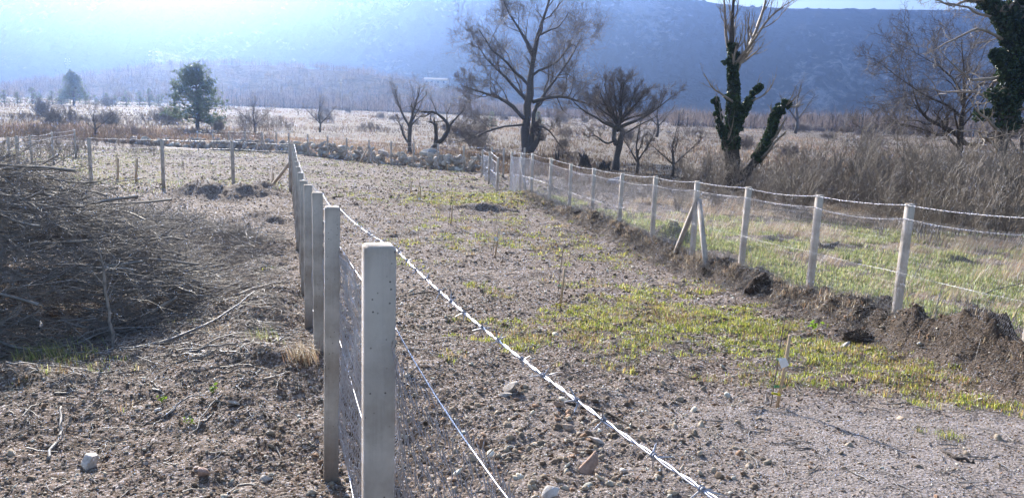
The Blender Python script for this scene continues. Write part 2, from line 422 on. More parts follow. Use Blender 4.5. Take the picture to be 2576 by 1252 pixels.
# zones: green grass patches given as ground ellipses
def patch(px, py, rx, ry, w=1.0):
    p = gpx(px, py); return (p[0], p[1], rx, ry, w)
GREEN = [patch(1750, 800, 1.9, 1.5, 1.0), patch(2150, 900, 1.7, 0.85, 1.0), patch(1560, 790, 1.2, 1.2, .85), patch(2420, 1010, 1.2, .4, .8), patch(1500, 900, 0.7, .6, .55),
         patch(1200, 500, 3.6, 2.2, 1.1), patch(1000, 470, 3.0, 1.6, 0.6), patch(1320, 620, 1.8, 0.8, .55), patch(1600, 720, 1.6, .7, .6), patch(1380, 690, 1.0, .6, .45),
         patch(560, 455, 7.0, 2.2, .8), patch(40, 905, 0.9, 0.4, .8), patch(1870, 710, 0.6, 0.6, .7), patch(2380, 1100, 0.25, .2, .7), patch(850, 460, 2, 2, .5), patch(600, 420, 9, 2, .35), patch(1250, 745, .8, .6, .4), patch(1650, 850, 2.4, 1.4, .75), patch(2330, 960, 1.3, .5, .8), patch(1900, 960, 1.0, .4, .5), patch(1450, 620, 2.6, 3.0, .55), patch(1150, 600, 2.4, 3.5, .48), patch(1000, 680, 1.6, 2.0, .34), patch(1250, 560, 3.0, 2.0, .5), patch(1750, 720, 1.4, 1.2, .5)]
def zones(x, y):
    g = np.zeros(np.shape(x))
    for a, b, rx, ry, w in GREEN:
        g = np.maximum(g, w * np.exp(-(((x - a) / rx) ** 2 + ((y - b) / ry) ** 2)))
    nn = fbm(x * 1.7, y * 1.7, 4, 61)
    n6 = fbm(x * 5.5, y * 5.5, 3, 63)
    g = np.clip((g - 0.25 + (nn - 0.5) * 1.2) * 2.2, 0, 1) * np.clip((n6 - .30) * 5, 0.1, 1)
    d, s, t = seg_d(x, y, LINE_R)
    beyond = np.clip((s - 0.75) / 0.5, 0, 1) * (y < 34) * (x > -2)
    soilpatch = fbm(x * 0.8 + 5, y * 0.8, 4, 71)
    gb = beyond * np.clip((soilpatch - 0.36) * 6, 0, 1)
    g = np.maximum(g, gb * np.clip((27 - y - (12 - x) * 0) / 6, 0, 1))
    dryb = beyond * np.clip((s - 3.2) / 2, 0, 1) * np.clip((fbm(x * .5, y * .5, 4, 81) - 0.35) * 5, 0, 1)
    far = np.clip((y - (FARY(x) + 1.5)) / 2.0, 0, 1)
    dry = np.maximum(dryb * 0.8, far)
    dry = np.maximum(dry, np.clip((x - 4) / 3, 0, 1) * np.clip((y - 26) / 4, 0, 1) * 0.7)
    gravel = np.clip((x + 0.4) / 0.6, 0, 1) * np.clip((7.6 - y) / 1.2, 0, 1) * (0.4 + 0.6 * np.clip((x - 1.0) / 1.2, 0, 1))
    s0 = s - .25 * (fbm(x * .9, y * .9, 2, 33) - .5)
    bank = np.exp(-((s0 + .12) / .42) ** 4) * (d < 2.5) * np.clip((11 - t) / 3, 0, 1)
    gravel = np.where(bank > .15, -bank, gravel)
    g = g * (1 - np.clip(bank * 1.2, 0, 1))
    return g, dry, gravel
_fx = np.array([p[0] for p in FAR])[::-1]; _fy = np.array([p[1] for p in FAR])[::-1]
def FARY(x):
    return np.where(x > 3, 40.0, np.interp(x, np.concatenate([[-60], _fx]), np.concatenate([[72], _fy])))

def terrain():
    ys = [-60, -40, -25, -15, -9, -5, -2.5, -1, 0]; y = 0.6
    while y < 90: ys.append(y); y += max(0.022, 0.0042 * (y + 1.5))
    while y < 6000: ys.append(y); y *= 1.035
    ys = np.array(ys); nx = 641
    u = np.linspace(-1, 1, nx); u = np.sign(u) * (0.55 * np.abs(u) + 0.45 * np.abs(u) ** 3)
    Y = np.repeat(ys[:, None], nx, 1); X = u[None, :] * (np.abs(Y) * 1.5 + 6.5)
    Z = height(X, Y)
    g, d, gr = zones(X, Y)
    mb = MB(); ny = len(ys)
    i = np.arange(ny - 1)[:, None] * nx + np.arange(nx - 1)[None, :]
    q = np.stack([i, i + 1, i + nx + 1, i + nx], -1).reshape(-1, 4)
    mb.add(np.stack([X, Y, Z], -1), q, np.stack([g, d, gr], -1).reshape(-1, 3))
    o = mb.build('ground', M['ground'], None, True, True)
    tag(o, kind='structure')
terrain()

# ------------------------------------------------------------------ mountain and wooded foothill
def rock_scrub(name, ca, cb, cr, sc1, rock=0.5):
    m, nt, out = mat(name); pos = wpos(nt)
    n1 = tex(nt, pos, 0.006 * sc1, 8, 0.62); n2 = tex(nt, pos, 0.06 * sc1, 8, 0.65); n3 = tex(nt, pos, 0.25 * sc1, 4, 0.6)
    c = ramp(nt, n2, [(0.35, ca), (0.65, cb)])
    mk = ramp(nt, mth(nt, 'ADD', mth(nt, 'MULTIPLY', n1, 0.6), mth(nt, 'MULTIPLY', n2, 0.4)), [(rock, (0,) * 3), (rock + 0.07, (1,) * 3)])
    c = mixc(nt, mk, c, cr)
    c = mixc(nt, 1.0, c, ramp(nt, n3, [(0.3, (0.5,) * 3), (0.7, (1.4,) * 3)]), 'MULTIPLY')
    surf(nt, out, c, 0.95, 0, mth(nt, 'ADD', n2, mth(nt, 'MULTIPLY', n3, 0.4)), 9.0, 1.0, 0.1)
    return m
M['mountain'] = rock_scrub('rock_and_scrub', (0.012, 0.016, 0.014), (0.034, 0.038, 0.034), (0.30, 0.30, 0.32), 1.0, 0.54)
M['hill'] = rock_scrub('wooded_hillside', (0.04, 0.035, 0.03), (0.09, 0.075, 0.065), (0.12, 0.10, 0.085), 2.0, 0.6)
def mountain():
    px = np.array([-1500, -600, 0, 900, 1500, 1740, 1800, 1870, 2000, 2300, 2576, 3000, 3600, 4300])
    py = np.array([-260, -250, -230, -140, -45, -2, 9, 17, 22, 25, 27, 60, 90, 130])
    nx, ns = 760, 300
    xs = np.linspace(-1500, 4300, nx)
    ry = np.interp(xs, px, py)
    YR, YF = 1500.0, 1130.0
    top = np.array([at(a, b, YR) for a, b in zip(xs, ry)])
    s = np.linspace(-0.02, 1.25, ns)[:, None]
    X = top[None, :, 0] * (YF + (YR - YF) * s) / YR * 1.0
    Y = YF + (YR - YF) * s + 0 * X
    prof = np.interp(s, [-0.02, 0, 0.12, 0.35, 0.55, 0.72, 0.86, 0.95, 1.0, 1.1, 1.25], [-0.05, 0.0, 0.07, 0.27, 0.50, 0.72, 0.86, 0.955, 1.0, 0.93, 0.7])
    H = top[None, :, 2] + 6
    Z = -6 + H * prof
    am = np.clip(s * 4, 0, 1) * np.clip((1.0 - s) * 4, 0.06, 1)
    g1 = fbm(X * 0.008 + 3, Y * 0.003, 5, 91) - 0.5
    rid = 1 - 2 * np.abs(fbm(X * 0.014 - Z * 0.008, Z * 0.004, 5, 95) - 0.5)
    Z = Z + am * (H * 0.05 * g1 * 2 + 6 * (fbm(X * 0.04, Y * 0.04, 4, 99) - 0.5) * 2)
    Y = Y + am * 70 * g1 - am * 45 * (rid - 0.6) + am * 16 * (fbm(X * 0.05, Z * 0.03, 4, 103) - 0.5) * 2
    Z = Z + np.clip((fbm(X * 0.12, Y * 0.12, 2, 107) - 0.55) * 12, 0, 4) * (s > 0.9)
    mb = MB()
    i = np.arange(ns - 1)[:, None] * nx + np.arange(nx - 1)[None, :]
    q = np.stack([i, i + 1, i + nx + 1, i + nx], -1).reshape(-1, 4)
    mb.add(np.stack([X, Y, Z], -1), q)
    o = mb.build('mountain', M['mountain'], None, False)
    tag(o, kind='structure')
mountain()

HPX = np.array([-900, -200, 0, 60, 150, 300, 420, 600, 760, 900, 1020, 1120, 1220, 1350, 1700])
HPY = np.array([150, 180, 210, 200, 190, 168, 152, 150, 158, 170, 190, 215, 245, 275, 292])
def hill_z(x, y):
    """a low hill behind the field on the left: height from the skyline it draws"""
    YR = 560.0
    pxs = 1288 + (x / y) * F
    top = (ray_h(np.clip(pxs, -900, 1700)) * YR)
    s = np.clip((y - 400) / (YR - 400), 0, 1)
    s = s * s * (3 - 2 * s)
    b = np.clip((y - YR) / 200, 0, 1)
    return -4.8 + (top + 4.8) * s * (1 - b)
_hx = np.linspace(-900, 1700, 200)
_hz = np.array([at(a, np.interp(a, HPX, HPY) + 12, 1.0)[2] for a in _hx])
def ray_h(px): return np.maximum(np.interp(px, _hx, _hz), -4.9 / 560)
def hill():
    nx, ny = 400, 120
    ys = np.linspace(395, 800, ny)[:, None]; u = np.linspace(-1.15, 0.25, nx)[None, :]
    Y = ys + 0 * u; X = u * Y
    Z = hill_z(X, Y) - 0.3 + np.clip((Y - 410) / 60, 0, 1) * 4 * (fbm(X * 0.03, Y * 0.03, 4, 111) - 0.5) * np.clip((hill_z(X, Y) + 4.8) / 3, 0, 1)
    Z = np.where(hill_z(X, Y) < -4.5, -5.5, Z)
    mb = MB(); i = np.arange(ny - 1)[:, None] * nx + np.arange(nx - 1)[None, :]
    mb.add(np.stack([X, Y, Z], -1), np.stack([i, i + 1, i + nx + 1, i + nx], -1).reshape(-1, 4))
    tag(mb.build('hill', M['hill'], None, True), kind='structure')
hill()

# ------------------------------------------------------------------ branching
def grow(P, R, m, ratio, ang, K, up=0.1, wob=0.25, t0=0.25, rr=0.55, rmin=0.006, seed=0, tlen=0.5, flat=0.0):
    """children of every path: P (N,K0,3), R (N,K0) -> (N*m,K,3)"""
    g = np.random.default_rng(seed)
    N, K0, _ = P.shape
    L = np.linalg.norm(np.diff(P, axis=1), axis=2).sum(1)
    n = N * m
    pi = np.repeat(np.arange(N), m)
    t = t0 + (1 - t0) * ((np.tile(np.arange(m), N) + g.random(n)) / m)
    t = np.clip(t, 0, 0.995); x = t * (K0 - 1); k = x.astype(int); f = (x - k)[:, None]
    p0 = P[pi, k] * (1 - f) + P[pi, k + 1] * f
    r0 = R[pi, k] * (1 - f[:, 0]) + R[pi, k + 1] * f[:, 0]
    T = unit(P[pi, k + 1] - P[pi, k])
    rnd = unit(g.normal(size=(n, 3)) * np.array([1, 1, 1 - flat])); perp = unit(rnd - (rnd * T).sum(1, keepdims=True) * T)
    a = np.radians(ang) * (0.7 + 0.6 * g.random(n))[:, None]
    d = unit(T * np.cos(a) + perp * np.sin(a))
    d[:, 2] += up; d = unit(d)
    ln = L[pi] * ratio * (1 - tlen * t) * (0.6 + 0.8 * g.random(n))
    Q = np.empty((n, K, 3)); Q[:, 0] = p0
    for j in range(1, K):
        Q[:, j] = Q[:, j - 1] + d * (ln / (K - 1))[:, None]
        d = unit(d + g.normal(size=(n, 3)) * wob + np.array([0, 0, up * 0.5]))
    rs = np.maximum(r0 * rr * (0.75 + 0.4 * g.random(n)), rmin)
    RR = rs[:, None] * np.linspace(1, 0.3, K)[None, :]
    RR = np.maximum(RR, rmin * 0.7)
    return Q, RR
def path(pts, K=10):
    """smooth path through points (x,y,z,r)"""
    pts = np.array(pts, float); t = np.linspace(0, len(pts) - 1, K); o = np.empty((K, 4))
    n = len(pts)
    for i, tt in enumerate(t):
        k = min(int(tt), n - 2); f = tt - k
        p0 = pts[max(k - 1, 0)]; p1 = pts[k]; p2 = pts[k + 1]; p3 = pts[min(k + 2, n - 1)]
        o[i] = 0.5 * (2 * p1 + (p2 - p0) * f + (2 * p0 - 5 * p1 + 4 * p2 - p3) * f * f + (3 * p1 - p0 - 3 * p2 + p3) * f ** 3)
    o[:, 3] = np.maximum(o[:, 3], 0.004)
    return o[:, :3], o[:, 3]
def gnarl(P, R, amp, s):
    g = np.random.default_rng(s); P = P.copy(); n = len(P)
    P[1:] += g.normal(size=(n - 1, 3)) * amp * R[1:, None]
    return P, R * (1 + 0.12 * g.normal(size=n).clip(-1, 1))

def leaf_cards(mb, C, size, g, el=0.6, nrm=None):
    """one bent leaf (two triangles) at each centre"""
    n = len(C); a = unit(g.normal(size=(n, 3)) if nrm is None else nrm + 0.8 * g.normal(size=(n, 3)))
    b = unit(np.cross(a, g.normal(size=(n, 3)))); c = np.cross(a, b); s = (size * (0.6 + 0.8 * g.random(n)))[:, None]
    V = np.stack([C - b * s, C + c * s * el + a * s * .2, C + b * s, C - c * s * el + a * s * .2], 1)
    i = np.arange(n)[:, None] * 4
    mb.add(V, np.concatenate([i + np.array([[0, 1, 2]]), i + np.array([[0, 2, 3]])]))

def bare_tree(name, base, label, cat, trunks, levels, bark='bark', twig='twig_dark', seed=1, group=None, nside=8):
    """trunks: list of [(x,y,z,r)...] in metres from the base; levels: list of grow() settings"""
    root = empty(name, base, label, cat, group)
    mt = MB(); mc = MB(); cur = []
    for i, (pts, K) in enumerate(trunks):
        P, R = path(pts, K); P, R = gnarl(P, R, 0.18, seed * 31 + i)
        tube(mt, P, R, nside, cap=True); cur.append((P, R))
    K = 12; sets = []
    for P, R in cur:
        t = np.linspace(0, len(P) - 1, K); k = np.minimum(t.astype(int), len(P) - 2); f = (t - k)[:, None]
        sets.append((P[k] * (1 - f) + P[k + 1] * f, R[k] * (1 - f[:, 0]) + R[k + 1] * f[:, 0]))
    P = np.stack([a for a, b in sets]); R = np.stack([b for a, b in sets])
    for j, lv in enumerate(levels):
        lv = dict(lv); ns = lv.pop('n', 4 if j < 1 else 3)
        P, R = grow(P, R, seed=seed * 100 + j, **lv)
        tube(mt if j == 0 else mc, P, R, ns + (2 if j == 0 else 0))
    mt.build('trunk', M[bark], root, True)
    if levels: mc.build('crown', M[twig], root, True)
    return root, cur, (P, R)

def ivy_on(root, stems, n, size, spread, seed):
    g = np.random.default_rng(seed); mb = MB(); C = []; Nn = []
    for P, R, w in stems:
        k = (g.random(int(n * w)) * (len(P) - 1)); i = np.minimum(k.astype(int), len(P) - 2); f = (k - i)[:, None]
        c = P[i] * (1 - f) + P[i + 1] * f; r = (R[i] + R[i + 1]) / 2
        T = unit(P[i + 1] - P[i]); d = unit(np.cross(T, g.normal(size=c.shape)))
        lump = 0.5 + 1.2 * fbm(c[:, 2] * 1.4 + d[:, 0] * 1.5, d[:, 1] * 1.5 + c[:, 0], 3, seed)
        C.append(c + d * (r + spread * lump * np.sqrt(g.random(len(c))))[:, None]); Nn.append(d)
    leaf_cards(mb, np.concatenate(C), size, g, 0.8, np.concatenate(Nn))
    o = mb.build('ivy', M['ivy'], root)
    return o

# --- large bare tree, centre
b = gp(1320, 388); kx = b[1] / F            # metres per picture pixel at its distance
bare_tree('bare_tree', b, 'tallest leafless tree, in the centre, with two stems rising from one trunk', 'tree',
    [([(0, 0, -.3, .62), (0, 0, 1.5, .48), (.05, 0, 4, .42), (.25, 0, 6.5, .34), (.45, .1, 9.5, .25), (1.0, 0, 12.5, .17), (1.9, 0, 15.5, .10), (2.3, 0, 18.5, .04)], 16),
     ([(.45, -.2, 0.2, .36), (.70, -.2, 2.2, .24), (.85, -.1, 4.4, .19), (1.7, 0, 6.0, .14), (3.2, .3, 8.2, .10), (4.5, .5, 10.3, .06), (5.2, .5, 12, .03)], 14),
     ([(.4, -.3, 0, .4), (1.1, -.4, 1.2, .3), (1.45, -.4, 2.2, .2), (1.5, -.4, 2.9, .05)], 8),
     ([(-.2, -.1, 3.6, .2), (-2, -.4, 5.2, .16), (-4.4, -.5, 6.0, .1), (-6.6, -.6, 6.6, .04)], 10),
     ([(.2, 0, 5.2, .2), (-2.2, .8, 7.6, .15), (-4.2, 1.4, 9.4, .08), (-5.2, 1.6, 10.8, .03)], 10),
     ([(.6, 0, 5.3, .2), (3.2, -.8, 5.9, .15), (5.6, -1.2, 5.4, .09), (7.4, -1.6, 4.9, .03)], 10),
     ([(-.2, 0, 3.0, .12), (-2.8, -1.2, 2.6, .1), (-5.2, -1.8, 1.6, .06), (-7.2, -2, .9, .02)], 9),
     ([(.8, 0, 3.0, .1), (2.2, -.8, 2.6, .08), (3.6, -1.2, 1.0, .04), (4.2, -1.2, .4, .02)], 9),
     ([(.5, 0, 10, .2), (-1.0, .4, 12.2, .14), (-2.4, .6, 14.4, .08), (-3.2, .6, 16.5, .03)], 10)],
    [dict(m=12, ratio=.42, ang=55, K=8, up=.10, wob=.22, t0=.3, rr=.45, tlen=.4), dict(m=7, ratio=.62, ang=46, K=6, up=.10, wob=.25, t0=.15, rmin=.016, tlen=.3),
     dict(m=6, ratio=.62, ang=42, K=5, up=.10, wob=.25, t0=.15, rmin=.013, tlen=.3), dict(m=5, ratio=.7, ang=40, K=4, up=.12, wob=.25, t0=.15, rmin=.012, tlen=.3)], seed=3)

# --- round crowned bare tree
b = gp(1548, 428)
root, _, _ = bare_tree('bare_tree', b, 'leafless fan-crowned tree with a hole in its forked trunk, right of the tallest tree', 'tree',
    [([(.0, 0, -.3, .34), (.05, 0, 1.2, .27), (.3, 0, 2.3, .24), (.35, 0, 2.9, .22), (-.1, 0, 3.5, .17), (-.8, .3, 4.6, .11), (-1.5, .4, 5.8, .04)], 14),
     ([(.0, 0, 1.9, .2), (-.25, 0, 2.4, .17), (-.2, 0, 3.1, .18), (.4, -.2, 4.0, .11), (1.2, -.4, 5.0, .07), (1.9, -.5, 6.0, .03)], 12),
     ([(0, 0, 3.2, .15), (.2, .4, 4.6, .12), (.1, .7, 5.6, .07), (.3, .9, 6.8, .03)], 9),
     ([(-.1, 0, 3.1, .13), (-1.6, -.5, 3.8, .1), (-3.1, -.7, 4.6, .05), (-3.9, -.8, 5.4, .02)], 9),
     ([(.3, 0, 3.3, .13), (1.8, .6, 3.9, .1), (3.1, .8, 4.8, .05), (4.0, .9, 5.6, .02)], 9),
     ([(-.2, 0, 2.2, .08), (-.9, -.3, 2.0, .07), (-1.7, -.5, 2.5, .05), (-2.3, -.5, 2.4, .02)], 9)] +
    [([(0, 0, 2.9, .10), (.35 * math.sin(a) * math.cos(b_), .35 * math.sin(b_), 3.7, .085), (1.6 * math.sin(a) * math.cos(b_), 1.6 * math.sin(a) * math.sin(b_), 3.6 + 1.7 * math.cos(a), .045), (2.7 * math.sin(a) * math.cos(b_), 2.7 * math.sin(a) * math.sin(b_), 3.4 + 3.4 * math.cos(a), .02)], 9)
     for a, b_ in ((.25, 1), (.5, 3.3), (.55, .2), (.8, 2.6), (.85, 5.6), (1.0, .6), (1.1, 3.6), (1.25, 5.9), (.4, 4.8), (.3, 2.2))],
    [dict(m=8, ratio=.42, ang=42, K=6, up=.20, wob=.16, t0=.4, rr=.4, rmin=.012), dict(m=6, ratio=.6, ang=36, K=5, up=.2, wob=.18, t0=.15, rmin=.011),
     dict(m=6, ratio=.75, ang=38, K=4, up=.15, wob=.2, t0=.15, rmin=.0085, tlen=.3), dict(m=2, ratio=.8, ang=35, K=4, up=.2, wob=.2, t0=.3, rmin=.006, tlen=.2)], twig='twig_dark', seed=5)

# --- crooked small tree and slender tree behind the stone wall
b = gp(1078, 388)
bare_tree('crooked_tree', b, 'small crooked leafless tree leaning right with a broken snag beside it', 'tree',
    [([(-.2, 0, -.2, .33), (.5, 0, .6, .25), (1.3, 0, 1.5, .22), (1.8, 0, 2.4, .19), (1.5, 0, 3.2, .15), (.4, 0, 3.9, .11), (-.8, 0, 3.9, .07), (-1.8, .1, 4.4, .03)], 16),
     ([(.6, 0, .7, .2), (.7, 0, 1.8, .16), (.5, 0, 2.8, .14), (.0, 0, 3.0, .06)], 9),
     ([(1.8, 0, 2.5, .12), (2.4, .2, 3.3, .09), (3.0, .3, 4.0, .05), (3.3, .3, 4.8, .02)], 9)],
    [dict(m=8, ratio=.42, ang=55, K=6, up=.12, wob=.3, t0=.5, rmin=.014), dict(m=6, ratio=.6, ang=45, K=5, up=.15, wob=.3, t0=.2, rmin=.011), dict(m=4, ratio=.6, ang=40, K=4, up=.1, wob=.3, t0=.2, rmin=.009)], bark='dark_bark', seed=8)
b = gp(1030, 388)
bare_tree('bare_tree', b, 'slender leafless tree with upright forks just left of the crooked one', 'tree',
    [([(0, 0, -.2, .24), (0, 0, 1.6, .19), (.05, 0, 3, .15), (.5, 0, 4.6, .09), (.9, 0, 6, .03)], 10), ([(0, 0, 2.4, .12), (-.7, 0, 3.7, .09), (-1.2, 0, 5, .04), (-1.4, 0, 5.9, .02)], 9),
     ([(0, 0, .9, .12), (-.6, 0, 1.7, .1), (-.8, 0, 2.5, .06), (-1.2, 0, 3.1, .03)], 8)],
    [dict(m=9, ratio=.4, ang=38, K=5, up=.25, wob=.2, t0=.35, rmin=.013), dict(m=6, ratio=.6, ang=35, K=5, up=.2, wob=.2, t0=.2, rmin=.010), dict(m=4, ratio=.6, ang=35, K=4, up=.1, wob=.3, t0=.2, rmin=.009)], seed=9)

# --- ivy covered tree, right of centre
b = gp(1840, 478)
k_ = b[1] / F
def T3(px, py, r, dy=0): return ((px - 1840) * k_, dy, (478 - py) * k_, r)
tr = [([T3(1842, 492, .62), T3(1838, 430, .46), T3(1832, 370, .36), T3(1828, 300, .28), T3(1822, 230, .22), T3(1815, 175, .18), T3(1806, 90, .11), T3(1804, 0, .07), T3(1802, -60, .03)], 18),
      ([T3(1850, 478, .45), T3(1874, 425, .30, -.1), T3(1905, 380, .20, -.1), T3(1922, 330, .19, -.1), T3(1934, 278, .15, -.1), T3(1960, 260, .06, -.1)], 14),
      ([T3(1832, 420, .24), T3(1812, 355, .12, -.2), T3(1795, 312, .07, -.2), T3(1778, 255, .025, -.2)], 10),
      ([T3(1832, 330, .26), T3(1852, 285, .17, .2), T3(1872, 245, .11, .2), T3(1890, 218, .04, .2)], 9),
      ([T3(1955, 262, .09, -.1), T3(1975, 266, .06, -.1), T3(1998, 258, .02, -.1)], 6),
      ([T3(1816, 180, .15), T3(1838, 158, .13, .2), T3(1862, 110, .1, .3), T3(1882, 40, .07, .3), T3(1890, -20, .05, .3), T3(1900, -70, .02, .3)], 12),
      ([T3(1815, 178, .12), T3(1850, 125, .08, -.3), T3(1885, 65, .06, -.4), T3(1915, 35, .04, -.5), T3(1945, 15, .02, -.5)], 10),
      ([T3(1812, 160, .1), T3(1797, 100, .07, .3), T3(1790, 40, .05, .4), T3(1780, -30, .02, .5)], 10),
      ([T3(1822, 260, .07, -.3), T3(1790, 242, .05, -.4), T3(1765, 228, .04, -.5), T3(1742, 195, .02, -.5)], 8),
      ([T3(1870, 255, .06), T3(1905, 235, .04), T3(1925, 190, .015)], 8)]
root = empty('ivy_clad_tree', b, 'forked old tree wrapped in ivy with bare pale branches rising from its top', 'tree')
mt = MB(); mu = MB(); cur = []
for i, (pts, K) in enumerate(tr):
    P, R = path(pts, K); P, R = gnarl(P, R, .12, 70 + i); tube(mt if i < 4 else mu, P, R, 9 if i < 4 else 6, True); cur.append((P, R))
mt.build('trunk', M['dark_bark'], root, True)
tp = [cur[0], cur[5], cur[6], cur[7]]
Ps = []; Rs = []
for P, R in tp:
    t = np.linspace(len(P) * .45 if P is cur[0][0] else 0, len(P) - 1, 12); k = np.minimum(t.astype(int), len(P) - 2); f = (t - k)[:, None]
    Ps.append(P[k] * (1 - f) + P[k + 1] * f); Rs.append(R[k] * (1 - f[:, 0]) + R[k + 1] * f[:, 0])
P, R = grow(np.stack(Ps), np.stack(Rs), 13, .34, 40, 7, up=.3, wob=.14, t0=.1, rr=.5, rmin=.014, seed=901, tlen=.3); tube(mu, P, R, 4)
P, R = grow(P, R, 6, .5, 35, 5, up=.25, wob=.15, t0=.15, rmin=.009, seed=902); tube(mu, P, R, 3)
P, R = grow(P, R, 3, .5, 35, 4, up=.25, wob=.15, t0=.15, rmin=.007, seed=903); tube(mu, P, R, 3)
Ps = []; Rs = []
for i in (4, 8, 9, 3, 2, 1):
    P, R = cur[i]; t = np.linspace(0, len(P) - 1, 8); k = np.minimum(t.astype(int), len(P) - 2); f = (t - k)[:, None]
    Ps.append(P[k] * (1 - f) + P[k + 1] * f); Rs.append(R[k] * (1 - f[:, 0]) + R[k + 1] * f[:, 0])
P, R = grow(np.stack(Ps), np.stack(Rs), 6, .4, 40, 6, up=.3, wob=.14, t0=.2, rmin=.01, seed=905); tube(mu, P, R, 3)
P, R = grow(P, R, 3, .5, 35, 4, up=.25, wob=.15, t0=.15, rmin=.008, seed=906); tube(mu, P, R, 3)
mu.build('crown', M['twig'], root, True)
c0 = (cur[0][0][4:13], cur[0][1][4:13])
Ps = []; Rs = []
for i in (0, 1, 2, 3):
    P, R = (c0 if i == 0 else cur[i]); t = np.linspace(0 if i in (0, 3) else len(P) * .3, len(P) - 1, 10); k = np.minimum(t.astype(int), len(P) - 2); f = (t - k)[:, None]
    Ps.append(P[k] * (1 - f) + P[k + 1] * f); Rs.append(R[k] * (1 - f[:, 0]) + R[k + 1] * f[:, 0])
Q, S = grow(np.stack(Ps), np.stack(Rs), 26, .10, 65, 5, up=.1, wob=.35, t0=.05, rr=.2, rmin=.012, seed=922, tlen=.2)
ivy_on(root, [(*c0, .7), (cur[1][0][4:-2], cur[1][1][4:-2], .5), (cur[2][0][2:-3], cur[2][1][2:-3], .16), (cur[3][0][:-3], cur[3][1][:-3], .3)] + [(Q[i], S[i], .045) for i in range(len(Q))], 4200, .075, .10, 77)

# --- ivy covered tree, far right
b = gp(2500, 478); k_ = b[1] / F
def T4(px, py, r, dy=0): return ((px - 2500) * k_, dy, (478 - py) * k_, r)
root = empty('ivy_clad_tree', b, 'tall dark ivy-covered tree at the far right edge, taller than the frame', 'tree')
tr = [([T4(2500, 490, .5), T4(2500, 380, .4), T4(2502, 280, .34), T4(2498, 190, .3), T4(2490, 100, .26), T4(2485, 20, .2), T4(2490, -80, .12)], 16),
      ([T4(2490, 120, .35), T4(2468, 80, .3), T4(2440, 45, .25), T4(2405, 20, .18), T4(2375, 15, .1)], 12),
      ([T4(2505, 330, .4), T4(2525, 230, .35, .3), T4(2535, 130, .3, .3), T4(2520, 20, .25, .3), T4(2530, -60, .1, .3)], 14),
      ([T4(2520, 240, .2, -.4), T4(2560, 190, .15, -.4), T4(2600, 120, .12, -.3)], 8),
      ([T4(2485, 200, .2, -.3), T4(2470, 175, .15, -.4), T4(2445, 150, .1, -.4)], 8)]
mt = MB(); mu = MB(); cur = []
for i, (pts, K) in enumerate(tr):
    P, R = path(pts, K); P, R = gnarl(P, R, .12, 170 + i); tube(mt, P, R, 9, True); cur.append((P, R))
mt.build('trunk', M['dark_bark'], root, True)
Ps = []; Rs = []
for P, R in cur:
    t = np.linspace(0, len(P) - 1, 12); k = np.minimum(t.astype(int), len(P) - 2); f = (t - k)[:, None]
    Ps.append(P[k] * (1 - f) + P[k + 1] * f); Rs.append(R[k] * (1 - f[:, 0]) + R[k + 1] * f[:, 0])
hand = []
for pts in ([T4(2385, 15, .12), T4(2340, 40, .08), T4(2300, 30, .05), T4(2250, 22, .02)], [T4(2455, 70, .12), T4(2400, 60, .09, -.4), T4(2340, 42, .06, -.5), T4(2280, 38, .02, -.5)],
            [T4(2480, 120, .12), T4(2400, 95, .09, -.5), T4(2330, 125, .06, -.6), T4(2270, 160, .02, -.7)], [T4(2480, 200, .12), T4(2400, 215, .09, -.6), T4(2350, 190, .06, -.8), T4(2290, 140, .02, -.8)]):
    P, R = path(pts, 12); P, R = gnarl(P, R, .5, len(hand) + 5); tube(mu, P, R, 5); hand.append((P, R)); Ps.append(P); Rs.append(R)
P, R = grow(np.stack(Ps), np.stack(Rs), 9, .32, 65, 8, up=.05, wob=.28, t0=.1, rr=.35, rmin=.016, seed=911, tlen=.3); tube(mu, P, R, 4)
P, R = grow(P, R, 6, .5, 45, 5, up=.08, wob=.28, t0=.15, rmin=.011, seed=912); tube(mu, P, R, 3)
P, R = grow(P, R, 4, .5, 45, 4, up=.05, wob=.25, t0=.15, rmin=.009, seed=913); tube(mu, P, R, 3)
mu.build('crown', M['twig'], root, True)
st = [(cur[0][0][5:], cur[0][1][5:], 1.0), (*cur[1], .8), (*cur[2], .8), (*cur[3], .4), (*cur[4], .4)]
Ps = []; Rs = []
for P, R in cur:
    t = np.linspace(3, len(P) - 1, 12) if P is cur[0][0] else np.linspace(0, len(P) - 1, 12); k = np.minimum(t.astype(int), len(P) - 2); f = (t - k)[:, None]
    Ps.append(P[k] * (1 - f) + P[k + 1] * f); Rs.append(R[k] * (1 - f[:, 0]) + R[k + 1] * f[:, 0])
Q, S = grow(np.stack(Ps), np.stack(Rs), 16, .17, 70, 6, up=.1, wob=.3, t0=.08, rr=.3, rmin=.02, seed=921, tlen=.2)
st += [(Q[i], S[i], .10) for i in range(len(Q))]
ivy_on(root, st, 5200, .10, .30, 177)

